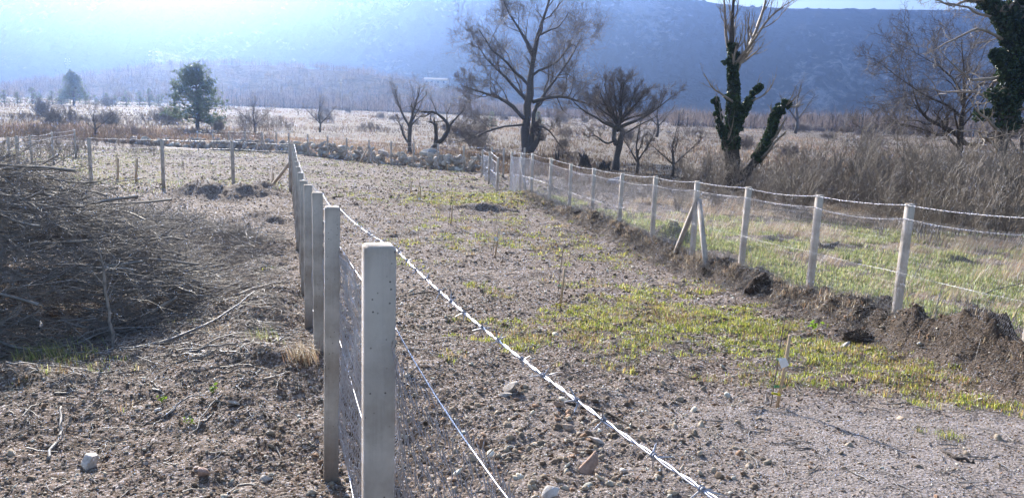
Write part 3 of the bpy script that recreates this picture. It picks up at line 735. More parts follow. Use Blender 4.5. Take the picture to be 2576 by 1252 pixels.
# --- gnarled bare tree with level boughs
b = gp(2405, 452); k_ = b[1] / F
def T5(px, py, r, dy=0): return ((px - 2405) * k_, dy, (452 - py) * k_, r)
hand = [([T5(2407, 460, .33), T5(2404, 400, .28), T5(2400, 350, .25), T5(2398, 290, .17), T5(2395, 240, .12), T5(2385, 180, .07), T5(2370, 120, .03)], 14),
        ([T5(2400, 350, .22), T5(2378, 335, .20), T5(2335, 318, .16, -.3), T5(2300, 300, .12, -.4), T5(2275, 270, .06, -.5), T5(2255, 225, .02, -.6)], 12),
        ([T5(2400, 345, .17), T5(2420, 366, .16, -.2), T5(2450, 352, .13, -.3), T5(2490, 355, .06, -.4), T5(2530, 330, .02, -.5)], 12),
        ([T5(2398, 300, .12), T5(2360, 270, .1, .3), T5(2310, 250, .07, .5), T5(2250, 215, .04, .6), T5(2180, 170, .02, .6)], 12),
        ([T5(2397, 270, .12), T5(2370, 225, .09, -.4), T5(2330, 190, .06, -.6), T5(2270, 160, .03, -.8), T5(2200, 130, .015, -.8)], 12),
        ([T5(2396, 260, .1), T5(2430, 225, .08, .3), T5(2470, 190, .05, .4), T5(2520, 170, .02, .5)], 12),
        ([T5(2375, 335, .1), T5(2355, 345, .08, .4), T5(2310, 330, .06, .6), T5(2230, 320, .03, .7), T5(2160, 340, .015, .7)], 12)]
bare_tree('gnarled_tree', b, 'gnarled leafless tree spreading wide boughs, standing left of the far right ivy tree', 'tree', hand,
    [dict(m=12, ratio=.5, ang=50, K=7, up=.1, wob=.28, t0=.25, rr=.5, rmin=.02), dict(m=7, ratio=.65, ang=45, K=6, up=.1, wob=.28, t0=.15, rmin=.015, tlen=.3),
     dict(m=6, ratio=.65, ang=42, K=5, up=.1, wob=.25, t0=.15, rmin=.012, tlen=.3), dict(m=2, ratio=.65, ang=42, K=4, up=.08, wob=.28, t0=.15, rmin=.010, tlen=.3)], bark='dark_bark', twig='dark_twig', seed=15)

# --- small bare trees in the field
def small_tree(px, py, top, label, seed, wide=0.5, up=.2, name='bare_tree', group=None, twig='twig_dark'):
    b = gp(px, py); h = (py - top) * b[1] / F
    return bare_tree(name, b, label, 'tree',
        [([(0, 0, -.1, h * .035), (.02 * h, 0, h * .25, h * .028), (-.03 * h, 0, h * .5, h * .018), (0, 0, h * .78, h * .01), (.03 * h, 0, h, h * .003)], 9),
         ([(0, 0, h * .22, h * .02), (wide * .3 * h, .03 * h, h * .45, h * .012), (wide * .65 * h, .05 * h, h * .75, h * .004)], 7),
         ([(0, 0, h * .25, h * .02), (-wide * .3 * h, .03 * h, h * .45, h * .012), (-wide * .7 * h, .05 * h, h * .7, h * .004)], 7)],
        [dict(m=9, ratio=.42, ang=48, K=5, up=up, wob=.25, t0=.3, rr=.5, rmin=.012), dict(m=6, ratio=.6, ang=42, K=4, up=up, wob=.28, t0=.15, rmin=.011),
         dict(m=5, ratio=.6, ang=42, K=4, up=up * .6, wob=.3, t0=.15, rmin=.010)], seed=seed, group=group, twig=twig, nside=6)
small_tree(2000, 336, 205, 'leafless tree in the dry field just right of the ivy-wrapped forked tree', 21, .5, .2)
small_tree(1652, 345, 240, 'small leafless tree in the field right of the round-crowned one', 22, .6, .18)
small_tree(805, 333, 245, 'small leafless tree behind the far fence, centre left', 23, .7, .12)
small_tree(640, 335, 250, 'tangled leafless tree close right of the large pine', 24, .8, .15)
small_tree(1600, 440, 300, 'thin leafless tree directly right of the hollow-trunked one', 25, .45, .25)
small_tree(1690, 445, 320, 'low crooked leafless tree between the hollow-trunked and the ivy-wrapped trees', 26, .8, .1)
small_tree(750, 290, 262, 'tiny leafless tree far out in the field behind the near fence line', 27, .7, .1)
small_tree(880, 288, 262, 'tiny leafless tree far out in the field, right of the small centre-left tree', 28, .7, .1)
small_tree(1245, 308, 275, 'tiny leafless tree far out in the field, left of the tallest tree', 29, .7, .1)
small_tree(1195, 312, 282, 'lowest tiny leafless tree, left of the tallest tree', 30, .8, .1)
small_tree(2330, 345, 268, 'leafless field tree behind the boughs of the gnarled tree', 31, .5, .2)
small_tree(2120, 335, 270, 'short leafless field tree in front of the brown wood at right', 32, .7, .1)
small_tree(2560, 440, 250, 'leafless sapling tree at the right edge of the picture', 33, .5, .2)
small_tree(240, 345, 270, 'wispy leafless bush-like tree at left, before the row of young pines', 34, .9, .2)

# --- pines
def pine(b, h, w, label, seed, group=None, nb=120, ncl=9, nt=10, low=0.1):
    g = np.random.default_rng(seed)
    root = empty('pine_tree', b, label, 'tree', group)
    mt = MB(); P, R = path([(0, 0, -.2, h * .035), (.01 * h, 0, h * .4, h * .024), (0, 0, h * .8, h * .01), (0, 0, h, h * .004)], 10); tube(mt, P, R, 7, True)
    z = low + (1 - low) * np.sort(g.random(nb)) * .96; az = g.random(nb) * 6.283
    prof = np.interp(z, [0, .12, .3, .5, .7, .88, 1], [.85, 1.05, 1.08, .85, .62, .36, .08]) * (.75 + .4 * g.random(nb)) * w / 2
    K = 6; t = np.linspace(0, 1, K)
    br = np.empty((nb, K, 3)); br[:, :, 0] = np.cos(az)[:, None] * prof[:, None] * t; br[:, :, 1] = np.sin(az)[:, None] * prof[:, None] * t
    br[:, :, 2] = (z * h)[:, None] + prof[:, None] * (.18 * t ** 1.5 + .05 * t)[None, :] - (1 - z)[:, None] * .1 * h * t
    br[:, 1:] += g.normal(size=(nb, K - 1, 3)) * .02 * h
    tube(mt, br, (h * .008) * (1 - t)[None, :] * np.ones((nb, 1)) + .006, 4)
    tt = .35 + .65 * g.random((nb, ncl)); x = tt * (K - 1); k = np.minimum(x.astype(int), K - 2); f = (x - k)[..., None]
    ii = np.arange(nb)[:, None]
    C = (br[ii, k] * (1 - f) + br[ii, k + 1] * f).reshape(-1, 3) + g.normal(size=(nb * ncl, 3)) * .03 * h
    n = len(C); Cr = np.repeat(C, nt, 0); d = unit(g.normal(size=(n * nt, 3)) + np.array([0, 0, .6])); L = (h * .055 * (.6 + .8 * g.random(n * nt)))[:, None]
    s = unit(np.cross(d, g.normal(size=d.shape))) * L * .13
    V = np.stack([Cr - s, Cr + s, Cr + d * L], 1); mn = MB(); mn.add(V, np.arange(n * nt * 3).reshape(-1, 3))
    mt.build('trunk', M['bark'], root, True); mn.build('crown', M['needle'], root)
    return root
b = gp(497, 326); k_ = b[1] / F
pine(b, 155 * k_, 150 * k_, 'large domed green pine standing alone at left behind the far fence', 41, nb=120, ncl=9, nt=10, low=.10)
b = gp(186, 266); k_ = b[1] / F
pine(b, 84 * k_, 66 * k_, 'taller pine rising above the row of young pines at left', 42, nb=110, ncl=8, nt=9, low=.15)
b = gp(1145 / 2576 * 2576, 316); k_ = b[1] / F
yp = None
ORD = 'first second third fourth fifth sixth seventh eighth ninth tenth eleventh twelfth thirteenth last'.split()
yl = [(12, 262, 34), (45, 262, 30), (82, 262, 40), (100, 263, 30), (132, 264, 34), (155, 264, 28), (215, 265, 30), (240, 266, 26), (268, 267, 32), (290, 267, 26), (318, 268, 38), (352, 268, 36), (376, 269, 44), (400, 270, 30)]
for i, (x, y, hh) in enumerate(yl):
    b = gp(x, y); k_ = b[1] / F
    if yp is None:
        yp = pine(b, hh * k_, hh * .75 * k_, 'first young pine from the left edge in the hazy row across the field', 43, 'young pines in a row', 50, 6, 7, .08); yh = hh * k_
    else: copy_tree(yp, b, i * 1.3, (hh * k_ / yh * (.8 + .3 * (i % 3) / 2), hh * k_ / yh, hh * k_ / yh), ORD[i] + ' young pine from the left edge in the hazy row across the field')
for x, y, hh, lab in [(1237, 322, 40, 'small pine in the field left of the tallest tree'), (1352, 325, 44, 'small pine seen just right of the tallest tree trunk')]:
    b = gp(x, y); k_ = b[1] / F
    copy_tree(yp, b, x, (hh * k_ / yh, hh * k_ / yh, hh * k_ / yh), lab)['group'] = 'small pines by the tallest tree'

# --- low dark bushes near the pine
def bush(px, py, w, h, label, seed, n=40, twig='twig_dark'):
    b = gp(px, py); g = np.random.default_rng(seed); k_ = b[1] / F; w *= k_; h *= k_
    K = 6; a = g.random(n) * 6.283; rad = np.sqrt(g.random(n))
    P = np.zeros((n, K, 3)); t = np.linspace(0, 1, K)
    x0 = (g.random(n) - .5) * w * .8; y0 = (g.random(n) - .5) * w * .3
    P[:, :, 0] = x0[:, None] + (np.cos(a) * rad * h * .5)[:, None] * t; P[:, :, 1] = y0[:, None] + (np.sin(a) * rad * h * .5)[:, None] * t
    P[:, :, 2] = (h * (.6 + .5 * g.random(n)) * (1 - (x0 / w) ** 2 * 2.2))[:, None] * t
    P[:, 1:] += g.normal(size=(n, K - 1, 3)) * h * .03
    R = np.linspace(.012, .008, K)[None, :] * np.ones((n, 1)) * max(1, k_ * 20)
    mb = MB(); tube(mb, P, R, 3)
    rm = .0065 * max(1, k_ * 25)
    P, R = grow(P, R, 7, .45, 40, 5, up=.15, wob=.25, t0=.15, rmin=rm, seed=seed); tube(mb, P, R, 3)
    P, R = grow(P, R, 5, .5, 45, 4, up=.1, wob=.25, t0=.15, rmin=rm * .8, seed=seed + 1); tube(mb, P, R, 3)
    o = mb.build('bush', M[twig], None, True); o.location = b
    return tag(o, label, 'bush')
bush(400, 312, 110, 34, 'long low dark bush left of the large pine', 201, 60)
bush(530, 318, 90, 28, 'low dark bush right under the large pine', 202, 50)
bush(640, 338, 110, 60, 'hazy upright bush right of the large pine', 203, 60)
bush(250, 310, 120, 22, 'low dark bush far left in the dry field', 204, 50)
bush(620, 356, 160, 30, 'wide low dark bush behind the far fence below the pine', 205, 60)
for i, (x, y, w, h, lab) in enumerate([(60, 372, 130, 34, 'brown bush at the left edge behind the short fence section'), (250, 376, 150, 30, 'brown bush between the two left cross fence posts, behind the plot'), (360, 384, 120, 28, 'low brown bush in front of the rubble wall at left'),
        (110, 345, 120, 30, 'grey bush at far left at the edge of the field'), (330, 345, 130, 26, 'grey bush left of the pine at the edge of the field'), (700, 330, 80, 34, 'dark bush beyond the end of the near fence'),
        (930, 330, 70, 22, 'low bush in the field left of the slender tree'), (1150, 345, 60, 24, 'low bush in the field right of the crooked tree'), (1430, 345, 70, 20, 'low bush in the field between the tallest and the fan-crowned trees'),
        (1750, 345, 80, 26, 'low bush in the field left of the ivy-wrapped forked tree'), (1000, 305, 60, 14, 'tiny dark bush far out in the middle of the field'), (60, 305, 90, 24, 'dark bush far out in the field at the left edge')]):
    bush(x, y, w, h, lab, 220 + i * 3, 45)
_g = np.random.default_rng(333); sb = None
for i in range(46):
    yy = 85 + 250 * _g.random() ** 1.3; xx = (-.62 + 1.15 * _g.random()) * yy; sc_ = .7 + 1.1 * _g.random()
    if sb is None:
        sb = bush(1250, 330, 40, 22, 'low scrub bush standing in the dry field', 341, 40, 'twig_dark'); sb['group'] = 'low scrub bushes scattered over the dry field'; sb.location = (xx, yy, float(gz(xx, yy)[0]))
    else: copy_tree(sb, (xx, yy, float(gz(xx, yy)[0])), _g.random() * 6.28, (sc_ * 1.5, sc_ * 1.2, sc_))
bush(1850, 486, 60, 120, 'pale upright saplings growing in front of the ivy-wrapped forked tree', 290, 9, 'twig')
bush(1530, 330, 60, 20, 'low round bush in the field behind the hollow-trunked tree', 206, 30)
bush(150, 395, 150, 55, 'tangled bush around the left fence posts', 207, 60, 'twig')

# ------------------------------------------------------------------ woods at the far edge of the field (one mass)
def woods():
    g = np.random.default_rng(301); mb = MB()
    n = 5200
    # band along the field edge, hillside left, brown wood right
    X = []; Y = []; H = []
    a = g.random(2400); yy = 405 + 330 * g.random(2400) ** 1.0; xx = (-.78 + .98 * a) * yy; X.append(xx); Y.append(yy); H.append(5 + 5 * g.random(2400))
    yy = 330 + 60 * g.random(900); xx = (-.75 + .78 * g.random(900)) * yy; k = xx / yy > -.45; X.append(xx[k]); Y.append(yy[k] + 60); H.append(6 + 5 * g.random(k.sum()))
    yy = 430 + 160 * g.random(1300); xx = (.0 + .25 * g.random(1300)) * yy; X.append(xx); Y.append(yy); H.append(3.5 + 4 * g.random(1300))
    yy = 300 + 160 * g.random(1900); xx = (.2 + .62 * g.random(1900)) * yy; X.append(xx); Y.append(yy); H.append((8 + 6 * g.random(1900)) * (0.6 + .7 * fbm(xx * .02, yy * .02, 2, 5)))
    X = np.concatenate(X); Y = np.concatenate(Y); H = np.concatenate(H); n = len(X)
    Z = np.where(Y > 395, np.maximum(hill_z(X, Y), -4.9), -4.8)
    B = np.stack([X, Y, Z], 1)
    m = 46
    Bc = np.repeat(B, m, 0); h = np.repeat(H, m)
    q = g.normal(size=(n * m, 3)); q = unit(q) * (g.random((n * m, 1)) ** .35); q[:, 2] = np.abs(q[:, 2])
    st = Bc + np.stack([q[:, 0] * h * .42, q[:, 1] * h * .42, h * (.02 + .55 * g.random(n * m) * q[:, 2] + .12 * g.random(n * m))], 1)
    d = unit(q + np.array([0, 0, .7]) + g.normal(size=q.shape) * .25); L = (h * (.2 + .18 * g.random(n * m)))[:, None]
    s = unit(np.cross(d, g.normal(size=d.shape))) * (.045 + .05 * g.random((n * m, 1)))
    V = np.stack([st - s, st + s, st + d * L], 1)
    tone = np.repeat(.6 + .9 * g.random(n), m); redd = np.repeat(g.random(n), m)
    c = np.stack([tone * (.135 + .03 * redd), tone * (.112 + .01 * redd), tone * .10], 1)
    mb.add(V, np.arange(n * m * 3).reshape(-1, 3), np.repeat(c, 3, 0))
    tr = B[:, None, :] + np.array([0, 0, 0])[None, None, :] + np.stack([np.zeros((n, 2)), np.zeros((n, 2)), np.stack([np.zeros(n), H * .5], 1)], -1)
    tube(mb, tr, np.stack([H * .02, H * .012], 1), 3, col=np.tile([[.05, .045, .04]], (n, 1)))
    o = mb.build('woods', M['blade'], None, False, True)
    tag(o, 'hazy brown leafless woods along the far edge of the field and up the hill', 'woods', kind='stuff')
woods()

# ------------------------------------------------------------------ pylons, cables, pole, house
def pylon(b, h, label, group='electricity pylons'):
    root = empty('electricity_pylon', b, label, 'pylon', group)
    mb = MB(); w0 = h * .075
    lv = np.linspace(0, .98, 13); wz = lambda t: w0 * (1 - t) ** .8 * 1.0 + h * .008
    c = [(-1, -1), (1, -1), (1, 1), (-1, 1)]
    for sx, sy in c:
        tube(mb, [[(sx * wz(t), sy * wz(t), t * h) for t in lv]], [[h * .0035] * len(lv)], 4)
    for a, t in enumerate(lv[:-1]):
        t2 = lv[a + 1]
        for k in range(4):
            p, q = c[k], c[(k + 1) % 4]
            for (u, v, r, s) in ((p, q, t, t2), (q, p, t, t2), (p, q, t, t)):
                tube(mb, [[(u[0] * wz(r), u[1] * wz(r), r * h), (v[0] * wz(s), v[1] * wz(s), s * h)]], [[h * .002] * 2], 3)
    mb.build('lattice_mast', M['steel'], root)
    for i, (t, w) in enumerate(((.70, .12), (.84, .15), (.96, .12))):
        m2 = MB()
        for s in (-1, 1):
            for y in (-1, 1):
                tube(m2, [[(0, y * wz(t), t * h), (s * w * h, 0, t * h)]], [[h * .003] * 2], 4)
            tube(m2, [[(0, 0, (t + .035) * h), (s * w * h, 0, t * h)]], [[h * .003] * 2], 4)
        m2.build('crossarm', M['steel'], root)
        for s in (-1, 1):
            m3 = MB(); k = 9; z = np.linspace(t * h - .002 * h, t * h - .03 * h, k)
            tube(m3, [[(s * w * h * (1 - .0) + s * j * h * .006, 0, t * h - j * .0022 * h) for j in range(-6, 1)]], [[.28 if j % 2 else .45 for j in range(7)]], 8, True)
            m3.build('insulator', M['insulator'], root)
    return root
b1 = at(388, 205, 720.0); pylon(b1 - np.array([0, 0, 1]), 28.5, 'lattice electricity pylon nearer and larger, standing on the hazy hill above the large pine')
b2 = at(172, 188, 1100.0); pylon(b2 - np.array([0, 0, 4]), 26, 'smaller more distant electricity pylon above the tallest young pine')
b3 = at(1155, 232, 620.0)
mb = MB()
for dz, dx in ((20.0, 3.4), (24, 4.2), (27.3, 3.4)):
    for s in (-1, 1):
        A = b1 + np.array([s * dx, 0, dz]); Bq = at(1700, 215 + dz * .1 + s * 2, 640.0)
        t = np.linspace(0, 1, 24)[:, None]; P = A * (1 - t) + Bq * t; P[:, 2] -= (4 * 16 * (t * (1 - t)))[:, 0]
        tube(mb, P, np.full(24, .035), 3)
tag(mb.build('power_cables', M['steel']), 'thin sagging power cables running right from the nearer pylon', 'power cable')

b = at(1096, 210, 840.0); root = empty('house', b, 'long low pale house at the foot of the mountain, left of the tallest tree', 'house')
mb = MB()
def boxv(cx, cy, cz, sx, sy, sz):
    V = np.array([(x, y, z) for x in (-1, 1) for y in (-1, 1) for z in (0, 1)], float) * np.array([sx / 2, sy / 2, sz]) + np.array([cx, cy, cz])
    Fq = [(0, 1, 3, 2), (4, 6, 7, 5), (0, 4, 5, 1), (2, 3, 7, 6), (0, 2, 6, 4), (1, 5, 7, 3)]
    return V, Fq
mb.add(*boxv(0, 0, -6, 27, 9, 9.6)); mb.build('wall', M['wall'], root)
mb = MB(); V = np.array([(-14, -5, 3.6), (14, -5, 3.6), (14, 5, 3.6), (-14, 5, 3.6), (-12.5, 0, 5.6), (12.5, 0, 5.6)]); mb.add(V, [(0, 1, 5, 4), (2, 3, 4, 5)]); mb.add(V, [(1, 2, 5), (3, 0, 4)]); mb.add(V, [(3, 2, 1, 0)]); mb.build('roof', M['roof'], root)
for x in (-9, -4, 3, 9):
    mb = MB(); mb.add(*boxv(x, -4.5, .6, 1.6, .1, 1.8)); mb.build('window', M['pane'], root)

b = at(858, 290, 420.0); root = empty('utility_pole', b, 'thin utility pole with a pale fitting on its top in front of the hazy woods', 'utility pole')
mb = MB(); tube(mb, [[(0, 0, -.5), (0, 0, 9), (0, 0, 18)]], [[.2, .17, .13]], 6, True); mb.build('pole', M['wood'], root, True)
mb = MB(); tube(mb, [[(-1.2, 0, 17), (1.2, 0, 17)]], [[.08, .08]], 4, True); tube(mb, [[(0, 0, 17.8), (0, 0, 18.8)]], [[.22, .15]], 6, True); mb.build('crossarm', M['insulator'], root)

# ------------------------------------------------------------------ fences
def post_mesh(name, length=2.15, w=.097, ch=.008):
    a = w / 2; c = a - ch
    ring = np.array([(-a, -c), (-c, -a), (c, -a), (a, -c), (a, c), (c, a), (-c, a), (-a, c)])
    zs = [(-length, 1.0), (-length * .5, 1.0), (-ch, 1.0), (0, .86)]
    V = np.concatenate([np.concatenate([ring * s, np.full((8, 1), z)], 1) for z, s in zs])
    V[:8, :2] *= 1.02
    q = [[k * 8 + j, k * 8 + (j + 1) % 8, k * 8 + 8 + (j + 1) % 8, k * 8 + 8 + j] for k in range(3) for j in range(8)]
    mb = MB(); mb.add(V, q); mb.f.append(np.array([[24 + j for j in range(8)]]))
    o = mb.build(name, M['concrete']); return o
_p = post_mesh('fence_post'); POST = _p.data; bpy.data.objects.remove(_p)
def place_post(root, top, ang, g, tilt=.008):
    o = bpy.data.objects.new('fence_post', POST); COL.objects.link(o); o.parent = root
    o.location = np.array(top) - np.array(root.location)
    o.rotation_euler = (g.normal() * tilt, g.normal() * tilt, ang); return o
def strut(root, foot, top):
    foot = np.array(foot); top = np.array(top); d = foot - top; L = np.linalg.norm(d); d = d / L
    mb = MB(); a = .047
    tube(mb, [[top - d * .03, top + d * L * .5, foot + d * .3]], [[a * 1.30] * 3], 4, True, a0=math.pi / 4)
    o = mb.build('brace', M['concrete'], root, loc=root.location); return o

def wire_pts(tops, drop, sag, K=9, off=(0, 0), g=None, jit=0.0):
    out = []
    for i in range(len(tops) - 1):
        A = np.array(tops[i]) - [0, 0, drop]; B = np.array(tops[i + 1]) - [0, 0, drop]
        s = sag * (1 if g is None else .5 + g.random())
        t = np.linspace(0, 1, K)[:, None]
        P = A * (1 - t) + B * t; P[:, 2] -= (4 * s * t * (1 - t))[:, 0]; P[:, 0] += off[0]; P[:, 1] += off[1]
        out.append(P if i == 0 else P[1:])
    return np.concatenate(out)
def resample(P, step):
    d = np.concatenate([[0], np.cumsum(np.linalg.norm(np.diff(P, axis=0), axis=1))]); n = max(2, int(d[-1] / step)); s = np.linspace(0, d[-1], n)
    return np.stack([np.interp(s, d, P[:, k]) for k in range(3)], 1), s
def barbed(mb, P, fine, r=.0015, hr=.0018, pitch=.105, barb=.115, g=None, bl=.021):
    """two twisted strands with four pointed barbs"""
    if fine:
        Q, s = resample(P, .006 if fine > 1 else .016)
        T = unit(np.gradient(Q, axis=0)); B = unit(np.cross(T, [0, 0, 1.0])); C2 = np.cross(T, B)
        for ph in (0, math.pi):
            a = 2 * math.pi * s / pitch + ph + .6 * np.sin(s * 9)
            hh = hr * (1 + .25 * np.sin(s * 13 + ph))
            tube(mb, Q + B * (np.cos(a) * hh)[:, None] + C2 * (np.sin(a) * hh)[:, None], np.full(len(Q), r), 6 if fine > 1 else 4)
    else:
        Q, s = resample(P, .25); T = unit(np.gradient(Q, axis=0))
        tube(mb, Q, np.full(len(Q), r + hr), 5)
    L = s[-1]; n = int(L / barb)
    sb = (np.arange(n) + .5 + .25 * (g.random(n) - .5)) * barb
    c = np.stack([np.interp(sb, s, Q[:, k]) for k in range(3)], 1); Tn = unit(np.stack([np.interp(sb, s, T[:, k]) for k in range(3)], 1))
    for k in range(4):
        a = g.random(n) * 6.283; u = unit(np.cross(Tn, np.array([0, 0, 1.0]))); v = np.cross(Tn, u)
        d = unit(u * np.cos(a)[:, None] + v * np.sin(a)[:, None] + Tn * (g.random(n) - .5)[:, None] * 1.2)
        st = c + Tn * ((k - 1.5) * .003)
        L2 = bl * (.7 + .6 * g.random(n))[:, None]
        tube(mb, np.stack([st - d * .004, st + d * L2 * .6, st + d * L2], 1), np.tile([[r, r, r * .4]], (n, 1)), 4)
    if fine:   # the coil of each barb round the strands
        K = 14; a = np.linspace(0, 4 * math.pi, K)
        rr = hr + r * 1.5
        P2 = c[:, None, :] + Tn[:, None, :] * np.linspace(-.005, .005, K)[None, :, None] + rr * (np.cos(a)[None, :, None] * u[:, None, :] + np.sin(a)[None, :, None] * v[:, None, :])
        tube(mb, P2, np.full(P2.shape[:2], r * .9), 4)

def chain_link(mb, tops, drop, bottom, a, r, off, g, wav=.01, sides=3):
    """zigzag wires hooked into diamonds, following the posts"""
    T = np.array(tops); d = np.concatenate([[0], np.cumsum(np.linalg.norm(np.diff(T[:, :2], axis=0), axis=1))])
    n = int(d[-1] / a); K = int((bottom - drop) / a) + 1
    i = np.arange(n)[:, None]; k = np.arange(K)[None, :]
    s = (i + (k % 2) * 1.0) * a + .0; s = s + wav * (fbm(i * .9 + 0 * k, k * .35 + 0 * i, 3, 5) - .5) * 2
    s = np.clip(s, 0, d[-1])
    x = np.interp(s, d, T[:, 0]); y = np.interp(s, d, T[:, 1]); z = np.interp(s, d, T[:, 2]) - drop - k * a
    z = z - .02 * (fbm(s * 2, k * .1, 2, 9) - .5)
    if d[1] > 2.3 and T[0, 1] < 1: t1 = np.clip(s / d[1], 0, 1); z = z - .35 * t1 * (1 - t1)
    bulge = wav * 2.5 * (fbm(s * 1.3, k * a * 2.5, 3, 15) - .5) * 2
    tx = np.gradient(T[:, 0], d); ty = np.gradient(T[:, 1], d); tx = np.interp(s, d, tx); ty = np.interp(s, d, ty); L = np.hypot(tx, ty)
    nx, ny = ty / L, -tx / L
    w = off + bulge + .002 * np.where((k + i) % 2 == 0, 1, -1)
    P = np.stack([x + nx * w, y + ny * w, z], -1)
    tube(mb, P, np.full(P.shape[:2], r), sides)

def fence(name_, tops, label, fine, braces=(), mesh=None, extra=None, strands=((0.02, .03), (.28, .04)), side=1, seed=0, rw=None, start=None, tension=None):
    g = np.random.default_rng(seed); tops = [np.array(t) for t in tops]
    bz = tops[0] - np.array([0, 0, HP])
    root = empty('wire_fence', bz, label, 'fence', None)
    for i, t in enumerate(tops):
        a, b_ = tops[max(i - 1, 0)], tops[min(i + 1, len(tops) - 1)]; dd = b_ - a
        place_post(root, t, math.atan2(dd[1], dd[0]), g)
    for f, t in braces: strut(root, f, t)
    dd = tops[1] - tops[0]; nn = np.array([dd[1], -dd[0]]) / np.hypot(dd[0], dd[1]) * side
    wt = tops
    for j, (drop, sag) in enumerate(strands):
        P = wire_pts(wt, drop, sag, 11, nn * .052, g)
        mb = MB()
        kw = dict(r=rw, hr=rw) if rw else {}
        if start is not None:
            nr = 11 + 10 * 2
            barbed(mb, P[:nr], 2, g=g); barbed(mb, P[nr - 1:61], 1, g=g); barbed(mb, P[60:], 0, g=g, r=.0022, hr=.0022)
        else: barbed(mb, P, fine, g=g, **kw)
        mb.build('barbed_wire', M['zinc'], root, loc=root.location, smooth=True)
    for drop in (tension or ()):
        P = wire_pts(wt, drop, .012, 11, nn * .055, g); mb = MB()
        if start is not None and drop < .5:
            t_ = np.linspace(0, 1, 11); P[:11, 2] -= .35 * t_ * (1 - t_)
        Q, s = resample(P, .06)
        tube(mb, Q, np.full(len(Q), .0022 if rw is None else rw), 6); mb.build('tension_wire', M['zinc'], root, loc=root.location, smooth=True)
    if mesh:
        mb = MB(); chain_link(mb, tops, off=.058 * side, g=g, **mesh); mb.build('wire_mesh', M['zinc'], root, loc=root.location)
    return root

P0 = np.array([.46, .15, -.36])
along = unit((LEFT[12] - LEFT[0]))
fence('left', [P0] + LEFT, 'near concrete-post wire fence with barbed wire running away from the viewer at left of centre', 2,
      strands=((.015, .035),), mesh=dict(drop=.28, bottom=1.74, a=.032, r=.0021, wav=.026), side=1, seed=5, start=P0, tension=(.275, .95, 1.6),
      braces=[((gp(683, 474)), LEFT[12] - np.array([0, 0, .55]))])
ru = unit(RIGHT[4] - RIGHT[3]); t3 = RIGHT[3]
def foot(P, along, dist):
    q = P + along * dist; return np.array([q[0], q[1], float(gz(q[0], q[1])[0])])
rt = [R0P + (RIGHT[0] - R0P) * (k / 3) for k in range(3)] + RIGHT
fence('right', rt, 'wire mesh fence on concrete posts running down the right side to the gate gap', 1,
      strands=((.02, .03), (.20, .05)), mesh=dict(drop=.20, bottom=1.72, a=.032, r=.0022, wav=.012), side=-1, seed=6, tension=(.92, 1.62), rw=.0022,
      braces=[(at(1689, 661, 17.2), t3 + np.array([0, -.06, -.42])), (at(1778, 688, 15.0), t3 + np.array([0.05, -.06, -.42])),
              (foot(RIGHT[10] - np.array([0, 0, 1.8]), ru, -1.0), RIGHT[10] - np.array([0, .06, .4]))])
fence('gate', GATE, 'short angled wire fence wing left of the gate gap, ending the far stone wall', 0, strands=((.02, .06), (.28, .06)), rw=.0035,
      mesh=dict(drop=.28, bottom=1.6, a=.06, r=.0026, wav=.02), side=1, seed=7, tension=(.9,))
fu = unit(FAR[8] - FAR[7])
fence('far', FAR, 'farthest wire fence on concrete posts running along the rubble stone wall', 0, strands=((.02, .05), (.28, .05)), rw=.0024, side=1, seed=8, tension=(.9,),
      braces=[(foot(FAR[7] - np.array([0, 0, 1.8]), fu, 1.1), FAR[7] - np.array([0, .06, .4])), (foot(FAR[7] - np.array([0, 0, 1.8]), fu, -1.1), FAR[7] - np.array([0, .06, .4])),
              (foot(FAR[13] - np.array([0, 0, 1.8]), fu, 1.1), FAR[13] - np.array([0, .06, .4])), (foot(FAR[13] - np.array([0, 0, 1.8]), fu, -1.1), FAR[13] - np.array([0, .06, .4]))])
fence('cross', [LEFT[12] + np.array([-.12, 0.1, 0])] + CROSS, 'wire fence crossing left from the end of the near fence, behind the brush pile', 0, strands=((.02, .03), (.28, .04)), rw=.0020, side=-1, seed=9,
      mesh=dict(drop=.28, bottom=1.7, a=.08, r=.0012, wav=.02))
fence('back', BACK, 'short fence section far left with wires rising toward the field', 0, strands=((.02, .05), (.28, .05)), rw=.003, side=1, seed=10)

# ------------------------------------------------------------------ stones
def ico(sub):
    t = (1 + 5 ** .5) / 2
    V = np.array([(-1, t, 0), (1, t, 0), (-1, -t, 0), (1, -t, 0), (0, -1, t), (0, 1, t), (0, -1, -t), (0, 1, -t), (t, 0, -1), (t, 0, 1), (-t, 0, -1), (-t, 0, 1)], float)
    Fc = [(0, 11, 5), (0, 5, 1), (0, 1, 7), (0, 7, 10), (0, 10, 11), (1, 5, 9), (5, 11, 4), (11, 10, 2), (10, 7, 6), (7, 1, 8), (3, 9, 4), (3, 4, 2), (3, 2, 6), (3, 6, 8), (3, 8, 9), (4, 9, 5), (2, 4, 11), (6, 2, 10), (8, 6, 7), (9, 8, 1)]
    V = unit(V); V = list(map(tuple, V))
    for _ in range(sub):
        mid = {}; nf = []
        def mp(a, b):
            k = (min(a, b), max(a, b))
            if k not in mid:
                p = unit((np.array(V[a]) + np.array(V[b])) / 2); V.append(tuple(p)); mid[k] = len(V) - 1
            return mid[k]
        for a, b, c in Fc:
            x, y, z = mp(a, b), mp(b, c), mp(c, a); nf += [(a, x, z), (b, y, x), (c, z, y), (x, y, z)]
        Fc = nf
    return np.array(V), np.array(Fc)
I0, F0 = ico(0); I1, F1 = ico(1); I2, F2 = ico(2); I3, F3 = ico(3)
